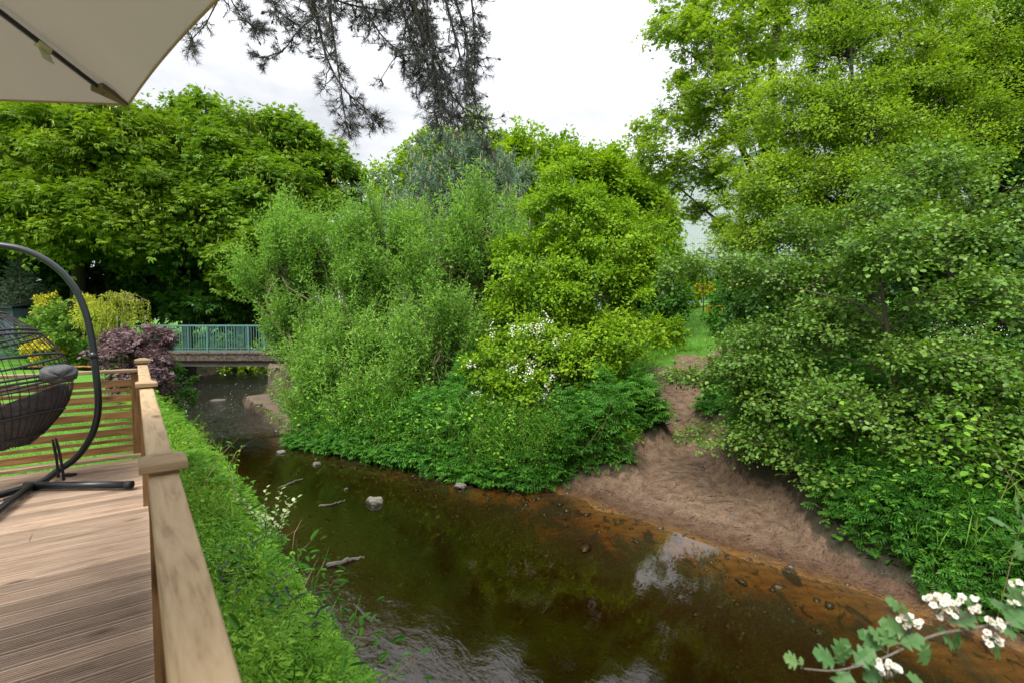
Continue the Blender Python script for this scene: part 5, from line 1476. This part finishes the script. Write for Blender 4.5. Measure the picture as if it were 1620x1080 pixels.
# ------------------------------------------------------------------ pine boughs hanging overhead
def make_overhead_pine():
    rng = np.random.default_rng(909)
    root = np.array([*xy(-2.6, 1.0), -.5])
    o = empty('overhanging_pine', root, 'scots pine whose dark needled boughs hang into the sky overhead', 'tree')
    wood, nd, cone = MB(), MB(), MB()
    trunk = smoothline([root, root + np.array([.1, .1, 3.5]), root + np.array([-.1, .3, 7.5]), root + np.array([0, .3, 11])], 16)
    wood.tube(trunk, np.linspace(.22, .10, 16), 10)
    Y = 5.6
    def bough(pts, r0, r1, nsub, subl, dens, seed, start=.0):
        P = smoothline([at(px, py, y) for px, py, y in pts], 22)
        wood.tube(P, np.linspace(r0, r1, 22), 6)
        r = np.random.default_rng(seed)
        for q in range(nsub):
            u = r.uniform(start, 1) if q > 2 else 1.0 - .02 * q
            i = min(20, int(u * 21)); base = P[i]
            T = unit(P[i + 1] - P[i])
            side = rnd_dirs(1, r)[0]
            d = unit(T * .75 + side * .85 + np.array([0, 0, -.45]))
            ln = subl * r.uniform(.45, 1.25) * (1.15 - .5 * u)
            e = base + d * ln
            S = curve(base, e, 7, -.10, .35, r)
            S[-2:, 2] += np.array([.01, .04]) * 1.0
            wood.tube(S, np.linspace(.0075, .0028, 7), 4, cap=False)
            for b in range(int(dens)):
                v = r.uniform(.25, 1.0) if b else 1.0
                p = S[0] + (S[-1] - S[0]) * 0; f = v * 6; k = min(5, int(f)); p = S[k] + (S[k + 1] - S[k]) * (f - k)
                dd = unit(d * .5 + rnd_dirs(1, r)[0] * .8 + np.array([0, 0, .15]))
                tl = r.uniform(.03, .14) if b else .02
                te = p + dd * tl
                wood.tube(np.array([p, (p + te) / 2 + r.normal(size=3) * .008, te]), [.0032, .0028, .002], 3, cap=False)
                n = 25
                g = r.uniform(0, 1, (n, 1)) ** .6
                Q = p + (te - p) * (.35 + .75 * g)
                Dn = dd * .75 + rnd_dirs(n, r) * .75
                nd.leaves(Q, Dn, r.normal(size=(n, 3)), .062 * r.uniform(.7, 1.15, n), .0031, NEEDLE, r.uniform(0, 1, n))
                if r.random() < .10: cone.tube(np.array([te, te + dd * .012, te + dd * .03, te + dd * .042]), [.004, .011, .009, .002], 7)
    # right hand dense hanging mass
    bough([(610, -60, 5.8), (660, 20, 5.6), (690, 90, 5.5), (715, 160, 5.4), (765, 192, 5.4)], .026, .006, 26, .44, 6, 1)
    bough([(690, -60, 5.9), (710, 20, 5.8), (728, 90, 5.7), (738, 150, 5.6)], .022, .006, 18, .34, 6, 2)
    bough([(640, -60, 5.5), (665, 40, 5.4), (690, 110, 5.3), (700, 190, 5.2)], .02, .005, 26, .40, 6, 3)
    bough([(700, -50, 5.3), (735, 40, 5.3), (742, 110, 5.3), (752, 165, 5.2)], .016, .005, 20, .26, 6, 13)
    bough([(720, 150, 5.4), (750, 205, 5.4), (775, 240, 5.4)], .010, .004, 7, .16, 3, 4)
    bough([(640, -60, 5.7), (648, 0, 5.7), (668, 60, 5.6), (678, 120, 5.5)], .016, .005, 26, .30, 7, 21)
    bough([(740, -60, 5.7), (748, 20, 5.7), (752, 90, 5.6), (748, 140, 5.6)], .016, .005, 26, .28, 7, 22)
    bough([(660, -60, 5.9), (675, 40, 5.8), (705, 120, 5.7), (728, 190, 5.6)], .014, .004, 24, .30, 7, 23)
    bough([(622, -60, 5.7), (636, 10, 5.6), (652, 70, 5.5), (668, 130, 5.5)], .014, .004, 26, .40, 6, 31)
    bough([(668, -60, 5.4), (678, 30, 5.4), (686, 100, 5.3), (690, 165, 5.3)], .014, .004, 26, .40, 6, 32)
    # middle strands
    bough([(480, -60, 5.7), (500, 20, 5.6), (515, 90, 5.5), (540, 140, 5.4), (600, 190, 5.4)], .022, .005, 34, .30, 7, 5)
    bough([(510, -60, 5.4), (525, 40, 5.4), (535, 110, 5.3), (545, 180, 5.3), (548, 205, 5.3)], .017, .004, 24, .26, 7, 6)
    bough([(540, -60, 5.8), (580, 20, 5.6), (605, 60, 5.5), (645, 92, 5.5)], .02, .005, 24, .26, 6, 7)
    bough([(470, -50, 5.8), (500, -10, 5.7), (560, 10, 5.6), (620, 18, 5.6)], .016, .006, 26, .26, 7, 8)
    bough([(505, 20, 5.6), (470, 50, 5.5), (450, 80, 5.5), (418, 92, 5.4)], .011, .004, 12, .18, 5, 9)
    bough([(430, -50, 5.8), (425, -10, 5.7), (440, 20, 5.6), (470, 40, 5.6)], .014, .005, 18, .22, 7, 10)
    # wisps beside the parasol
    bough([(360, -50, 5.4), (345, 0, 5.3), (325, 40, 5.2), (300, 66, 5.2)], .012, .004, 12, .20, 6, 11)
    bough([(370, -40, 5.5), (365, 0, 5.4), (380, 25, 5.4), (400, 42, 5.4)], .011, .004, 13, .18, 7, 12)
    bough([(690, 90, 5.5), (660, 85, 5.5), (625, 90, 5.5), (600, 130, 5.5)], .008, .003, 5, .14, 2, 14)
    # limbs carrying the boughs back to the trunk
    for k, (px, y, r_) in enumerate([(615, 5.8, .03), (690, 5.9, .03), (485, 5.7, .028), (365, 5.4, .02), (540, 5.8, .024), (435, 5.8, .02), (645, 5.5, .024), (705, 5.3, .02), (512, 5.4, .02)]):
        e = at(px, -58, y); s0 = trunk[10 + k % 4]
        wood.tube(smoothline([s0, s0 * .5 + e * .5 + np.array([0, 0, .9]), e + np.array([0, -.15, .25]), e], 16), np.linspace(.075, r_, 16), 7)
    wood.build('trunk', M['bark_dark'], o, root); nd.build('needles', M['pine'], o, root); tag(cone.build('cones', M['cone'], o, root), kind='stuff')
make_overhead_pine()

# ------------------------------------------------------------------ flowering hawthorn twig close to the camera
LOBED = ([(0, 0, 0), (.12, .03, 0), (.30, .30, .03), (.36, .42, .0), (.44, .22, .03), (.58, .40, .0), (.68, .44, -.04), (.70, .20, .02), (.84, .26, -.03), (.92, .20, -.05), (1.0, 0, -.05),
          (.92, -.20, -.05), (.84, -.26, -.03), (.70, -.20, .02), (.68, -.44, -.04), (.58, -.40, .0), (.44, -.22, .03), (.36, -.42, .0), (.30, -.30, .03), (.12, -.03, 0), (.44, 0, -.02), (.70, 0, -.03)],
         [[0, 1, 2, 20], [20, 2, 3, 4], [20, 4, 7, 21], [4, 5, 6, 7], [21, 7, 8, 10], [8, 9, 10, 10], [0, 20, 18, 19], [20, 16, 17, 18], [20, 21, 13, 16], [16, 13, 14, 15], [21, 10, 12, 13], [12, 10, 10, 11]])
LOBED = (LOBED[0], [[0, 1, 2, 20], [20, 2, 3, 4], [20, 4, 7, 21], [4, 5, 6, 7], [21, 7, 8, 10], [0, 20, 18, 19], [20, 16, 17, 18], [20, 21, 13, 16], [16, 13, 14, 15], [21, 10, 12, 13], [8, 9, 10, 21], [21, 10, 11, 12]])
LOBED[1].pop(); LOBED[1].pop()
PETAL = ([(0, -.08, 0), (.35, -.45, .10), (.8, -.46, .22), (1.0, -.12, .24), (1.0, .12, .24), (.8, .46, .22), (.35, .45, .10), (0, .08, 0)], [[0, 1, 6, 7], [1, 2, 5, 6], [2, 3, 4, 5]])
def make_twig():
    rng = np.random.default_rng(64)
    root = np.array([*xy(-.9, 1.35), -.6])
    o = empty('hawthorn_branch', root, 'close hawthorn twig with white blossom clusters reaching over the water', 'branch')
    wood, lv, pt, stm = MB(), MB(), MB(), MB()
    Y = 1.12
    main = smoothline([at(1720, 930, 1.2), at(1620, 982, 1.15), at(1545, 992, 1.13), at(1480, 1002, Y), at(1430, 1025, Y), at(1385, 1046, 1.1), at(1320, 1062, 1.08), at(1272, 1057, 1.07)], 40)
    wood.tube(main, np.linspace(.0050, .0016, 40), 8)
    wood.tube(smoothline([root, root + np.array([.05, .1, .7]), at(1850, 940, 1.0), main[0]], 24), np.linspace(.03, .005, 24), 8)
    wood.tube(smoothline([at(1760, 850, 1.3), at(1660, 835, 1.35), at(1612, 822, 1.38)], 10), np.linspace(.003, .0015, 10), 6)
    wood.tube(smoothline([at(1850, 940, 1.0), at(1800, 880, 1.15), at(1760, 850, 1.3)], 10), np.linspace(.006, .003, 10), 6)
    wood.tube(smoothline([at(1720, 930, 1.2), at(1670, 930, 1.2), at(1620, 940, 1.2)], 8), np.linspace(.004, .002, 8), 6)
    def leaf_at(px, py, Yd, dx, dy, size, tone=.5):
        p = at(px, py, Yd); d = unit(np.array([dx, rng.normal() * .25, dy])); n = unit(np.array([rng.normal() * .25, -.55 + rng.normal() * .2, .75]))
        size *= 1.25; lv.leaves(p[None], d[None], n[None], size, size * .95, LOBED, np.array([tone + rng.normal() * .12]))
        wood.tube(np.array([p - d * size * .25, p + d * size * .04]), .0008, 4)
    for a in [(1265, 1050, 1.07, -.9, .5, .035, .9), (1268, 1054, 1.07, .1, .9, .016, .95), (1325, 1048, 1.1, -.9, .45, .052), (1335, 1050, 1.1, -.3, .9, .045), (1350, 1052, 1.1, .6, .5, .048), (1345, 1058, 1.1, -.5, -.5, .05), (1320, 1040, 1.1, .5, .8, .042),
              (1400, 1030, 1.12, -.8, .6, .05), (1405, 1028, 1.12, .2, .9, .05), (1415, 1020, 1.12, -.7, .25, .045), (1420, 1018, 1.12, .8, .5, .045), (1395, 1020, 1.12, -.5, .75, .04),
              (1440, 1000, 1.12, -.9, .2, .05), (1445, 985, 1.12, -.5, .7, .05), (1455, 1010, 1.12, .3, -.8, .055), (1480, 990, 1.13, .6, -.6, .055), (1500, 985, 1.13, .8, .2, .055), (1520, 995, 1.13, .2, -.9, .05), (1430, 965, 1.13, -.8, .5, .04),
              (1570, 985, 1.14, .7, -.3, .05), (1590, 990, 1.14, .9, .5, .06), (1560, 1000, 1.14, .5, -.8, .055), (1600, 960, 1.16, .3, .9, .05), (1540, 975, 1.14, -.3, .9, .04), (1610, 1000, 1.14, .6, -.6, .05),
              (1400, 1062, 1.1, -.8, -.5, .04), (1430, 1065, 1.1, .8, -.4, .04), (1412, 1075, 1.1, .3, -.9, .05), (1600, 835, 1.38, -.7, .35, .05), (1612, 815, 1.38, -.3, .8, .05), (1618, 830, 1.38, .6, .5, .05), (1605, 850, 1.38, .2, -.8, .05), (1590, 955, 1.2, -.9, .2, .045), (1640, 960, 1.2, .2, -.8, .05)]:
        leaf_at(*a)
    fl = 0
    for px, py, Yd, n, sx, sy in [(1440, 982, 1.12, 11, 22, 11), (1515, 958, 1.12, 24, 34, 17), (1482, 950, 1.12, 9, 18, 10), (1572, 998, 1.12, 14, 15, 24), (1405, 1053, 1.09, 11, 20, 13), (1612, 938, 1.16, 18, 16, 18)]:
        pt, stm = MB(), MB(); hub = at(px, py + 22, Yd)
        for q in range(int(n * 1.6)):
            p = at(px + rng.uniform(-1, 1) * sx, py + rng.uniform(-1, 1) * sy, Yd + rng.normal() * .012)
            ax = unit(np.array([rng.normal() * .5, -.55 + rng.normal() * .4, .75])); ref = unit(np.cross(ax, [1, .2, .1])); r2 = np.cross(ax, ref)
            wood.tube(np.array([hub, (hub + p) / 2 + np.array([0, 0, -.003]), p]), .0006, 3, cap=False)
            A = np.arange(5) * 2 * PI / 5 + rng.uniform(0, 6)
            D = np.cos(A)[:, None] * ref + np.sin(A)[:, None] * r2 + ax * .15
            pt.leaves(np.repeat(p[None], 5, 0), D, np.repeat(ax[None], 5, 0) + D * -.3, .0074 * rng.uniform(.8, 1.15), .0074, PETAL, rng.uniform(.3, 1, 5))
            B = rng.uniform(0, 6.28, 9)
            E = p + (np.cos(B)[:, None] * ref + np.sin(B)[:, None] * r2) * .0032 + ax * .0045
            stm.tubes(np.stack([np.repeat(p[None], 9, 0), E], 1), np.array([[.00025, .0006]] * 9), 3)
        bc = pt.build('blossom_cluster', M['petal'], o, root); stm.build('stamens', M['stamen'], bc, root)
    wood.build('twigs', M['bark_hawthorn'], o, root, True); lv.build('leaves', M['hawleaf'], o, root)
make_twig()

# ------------------------------------------------------------------ individual bank plants
def sprig_plant(name, label, base_px, zb, stems, leafdef, mat, seed, shape=LEAF6, up=.8, droop=.2, cat='plant', group=None):
    rng = np.random.default_rng(seed)
    b = on_z(*base_px, zb); b[2] = float(ground_z(b[0], b[1]))
    o = empty(name, b, label, cat, group)
    wd, lv = MB(), MB()
    n_st, ht, spread, per = stems
    for q in range(n_st):
        a = rng.uniform(0, 2 * PI); r = spread * rng.uniform(.2, 1)
        tip = b + np.array([math.cos(a) * r, math.sin(a) * r, ht * rng.uniform(.7, 1.1)])
        P = curve(b + rng.normal(size=3) * np.array([.03, .03, 0]), tip, 7, .03, .2, rng)
        wd.tube(P, np.linspace(.006, .002, 7), 5)
        u = np.linspace(.25, 1, per) * 6 - .001; i = u.astype(int); f = (u - i)[:, None]
        Q = P[i] * (1 - f) + P[i + 1] * f
        T = unit(P[-1] - P[0]); az = np.arange(per) * 2.4 + rng.uniform(0, 6)
        D = np.stack([np.cos(az), np.sin(az), np.full(per, .45 - droop)], 1) + T * .35
        N = rng.normal(size=(per, 3)) * .25 + np.array([0, 0, up])
        sc = rng.uniform(.7, 1.15, per)
        lv.leaves(Q, D, N, leafdef[0] * sc, leafdef[1] * sc, shape, np.clip(rng.uniform(.1, .95, per), 0, 1))
    wd.build('stems', M['bark_dark'], o, b); lv.build('leaves', M[mat], o, b)
    return o
sprig_plant('dogwood_shrub', 'pale variegated shrub leaning from the bank over the stream', (425, 850), -1.0, (16, .75, .55, 20), (.065, .042), 'variegated', 71, group=None, cat='shrub')
for k, (bp, n, lab) in enumerate([((395, 960), 6, 'grey leaved willow sapling on the bank beside the handrail'), ((445, 1075), 7, 'grey leaved willow sapling lowest on the bank by the handrail end'), ((375, 1040), 5, 'grey leaved willow sapling pressed against the handrail')]):
    sprig_plant('willow_sapling', lab, bp, -.75, (n, .62, .28, 17), (.115, .030), 'darkleaf', 80 + k, group='grey willow saplings on the near bank')
for k, (bp, lab) in enumerate([((495, 1010), 'tuft of long green blades at the water edge'), ((440, 990), 'tuft of long green blades among the bank herbs'), ((520, 1060), 'tuft of long green blades lowest on the bank')]):
    rng = np.random.default_rng(90 + k); b = on_z(*bp, -1.1); b[2] = float(ground_z(b[0], b[1]))
    m = MB(); n = 16; az = rng.uniform(0, 6.28, n)
    for q in range(n):
        ln = rng.uniform(.25, .55); d = np.array([math.cos(az[q]) * .35, math.sin(az[q]) * .35, 1])
        P = np.array([b + d * ln * f + np.array([math.cos(az[q]), math.sin(az[q]), -.5]) * (f ** 2 * .15 * ln) + rng.normal(size=3) * .0 for f in (0, .35, .7, 1)])
        wv = np.array([-math.sin(az[q]), math.cos(az[q]), 0]); w_ = [.006, .009, .007, .001]
        V = [p + wv * ww * sg for p, ww in zip(P, w_) for sg in (-1, 1)]
        m.add(V, [[0, 1, 3, 2], [2, 3, 5, 4], [4, 5, 7, 6]], rng.uniform())
    o = m.build('grass_tuft', M['grassblade'], None, b); tag(o, lab, 'grass tuft', 'long bladed tufts on the near bank')

# ------------------------------------------------------------------ stones and driftwood in the stream
def stone(name, label, px, py, w_px, h_px, seed, cat='stone', group='stones standing out of the stream', mat='stone', z=WATER_Z):
    rng = np.random.default_rng(seed)
    c = on_z(px, py, z); k = c[1] / FPX
    r = np.array([w_px * k / 2, w_px * k / 2 * .8, h_px * k * .55])
    bm = __import__('bmesh').new(); __import__('bmesh').ops.create_icosphere(bm, subdivisions=4, radius=1)
    V = np.array([v.co[:] for v in bm.verts]); F = [[v.index for v in f.verts] for f in bm.faces]; bm.free()
    for q in range(9):                           # flat broken facets
        d = rnd_dirs(1, rng)[0]; h = rng.uniform(.62, .9); s_ = V @ d; V = V - np.maximum(s_ - h, 0)[:, None] * d
    V = V * (1 + .07 * np.sin(V @ rng.normal(size=3) * 5)[:, None] + .03 * np.sin(V @ rng.normal(size=3) * 13)[:, None])
    V = V * r + c + np.array([0, 0, -.15 * r[2]])
    m = MB(); m.add(V, F); o = m.build(name, M[mat], None, c); tag(o, label, cat, group); return o
stone('river_stone', 'largest pale stone standing mid stream', 593, 795, 30, 26, 1)
stone('river_stone', 'pale rounded stone upstream nearest the ledge', 445, 716, 18, 11, 2)
stone('river_stone', 'small tan stone mid stream upstream of the largest', 502, 734, 15, 11, 3)
stone('river_stone', 'tiny stone left of the largest stone', 547, 774, 9, 8, 4)
stone('river_stone', 'grey stone tucked under the far bank plants', 728, 770, 22, 15, 5)
stone('river_stone', 'low dark stone breaking the riffle near the bridge', 345, 632, 26, 5, 6, mat='stick')
stone('river_stone', 'flat wet stone by the near bank herbs', 465, 895, 14, 6, 7)
stone('bank_rock', 'dark rock sticking out of the step on the sandy slope', 1050, 668, 34, 15, 8, 'rock', None, 'stone', -.62)
stone('bank_rock', 'second rock at the top of the sandy step', 1085, 655, 30, 12, 9, 'rock', None, 'stone', -.55)
def stick(label, pts, r, seed):
    rng = np.random.default_rng(seed)
    P = smoothline([on_z(px, py, WATER_Z + dz) for px, py, dz in pts], 14) + rng.normal(size=(14, 3)) * r * .3
    m = MB(); m.tube(P, r * rng.uniform(.6, 1.2, 14) * np.linspace(1, .5, 14), 7)
    o = m.build('driftwood', M['stick'], None, P[0]); tag(o, label, 'driftwood', 'driftwood lodged in the stream')
stick('mossy broken branch lying in the water near the bank', [(516, 896, .0), (535, 890, .03), (556, 884, .02), (576, 880, -.01)], .035, 1)
stick('thin stick lying across the stream left of the largest stone', [(505, 800, -.01), (525, 797, .02), (546, 791, .0)], .018, 2)
stick('forked stick upstream with a pale tip', [(440, 772, -.02), (462, 762, .02), (480, 757, .01)], .022, 3)
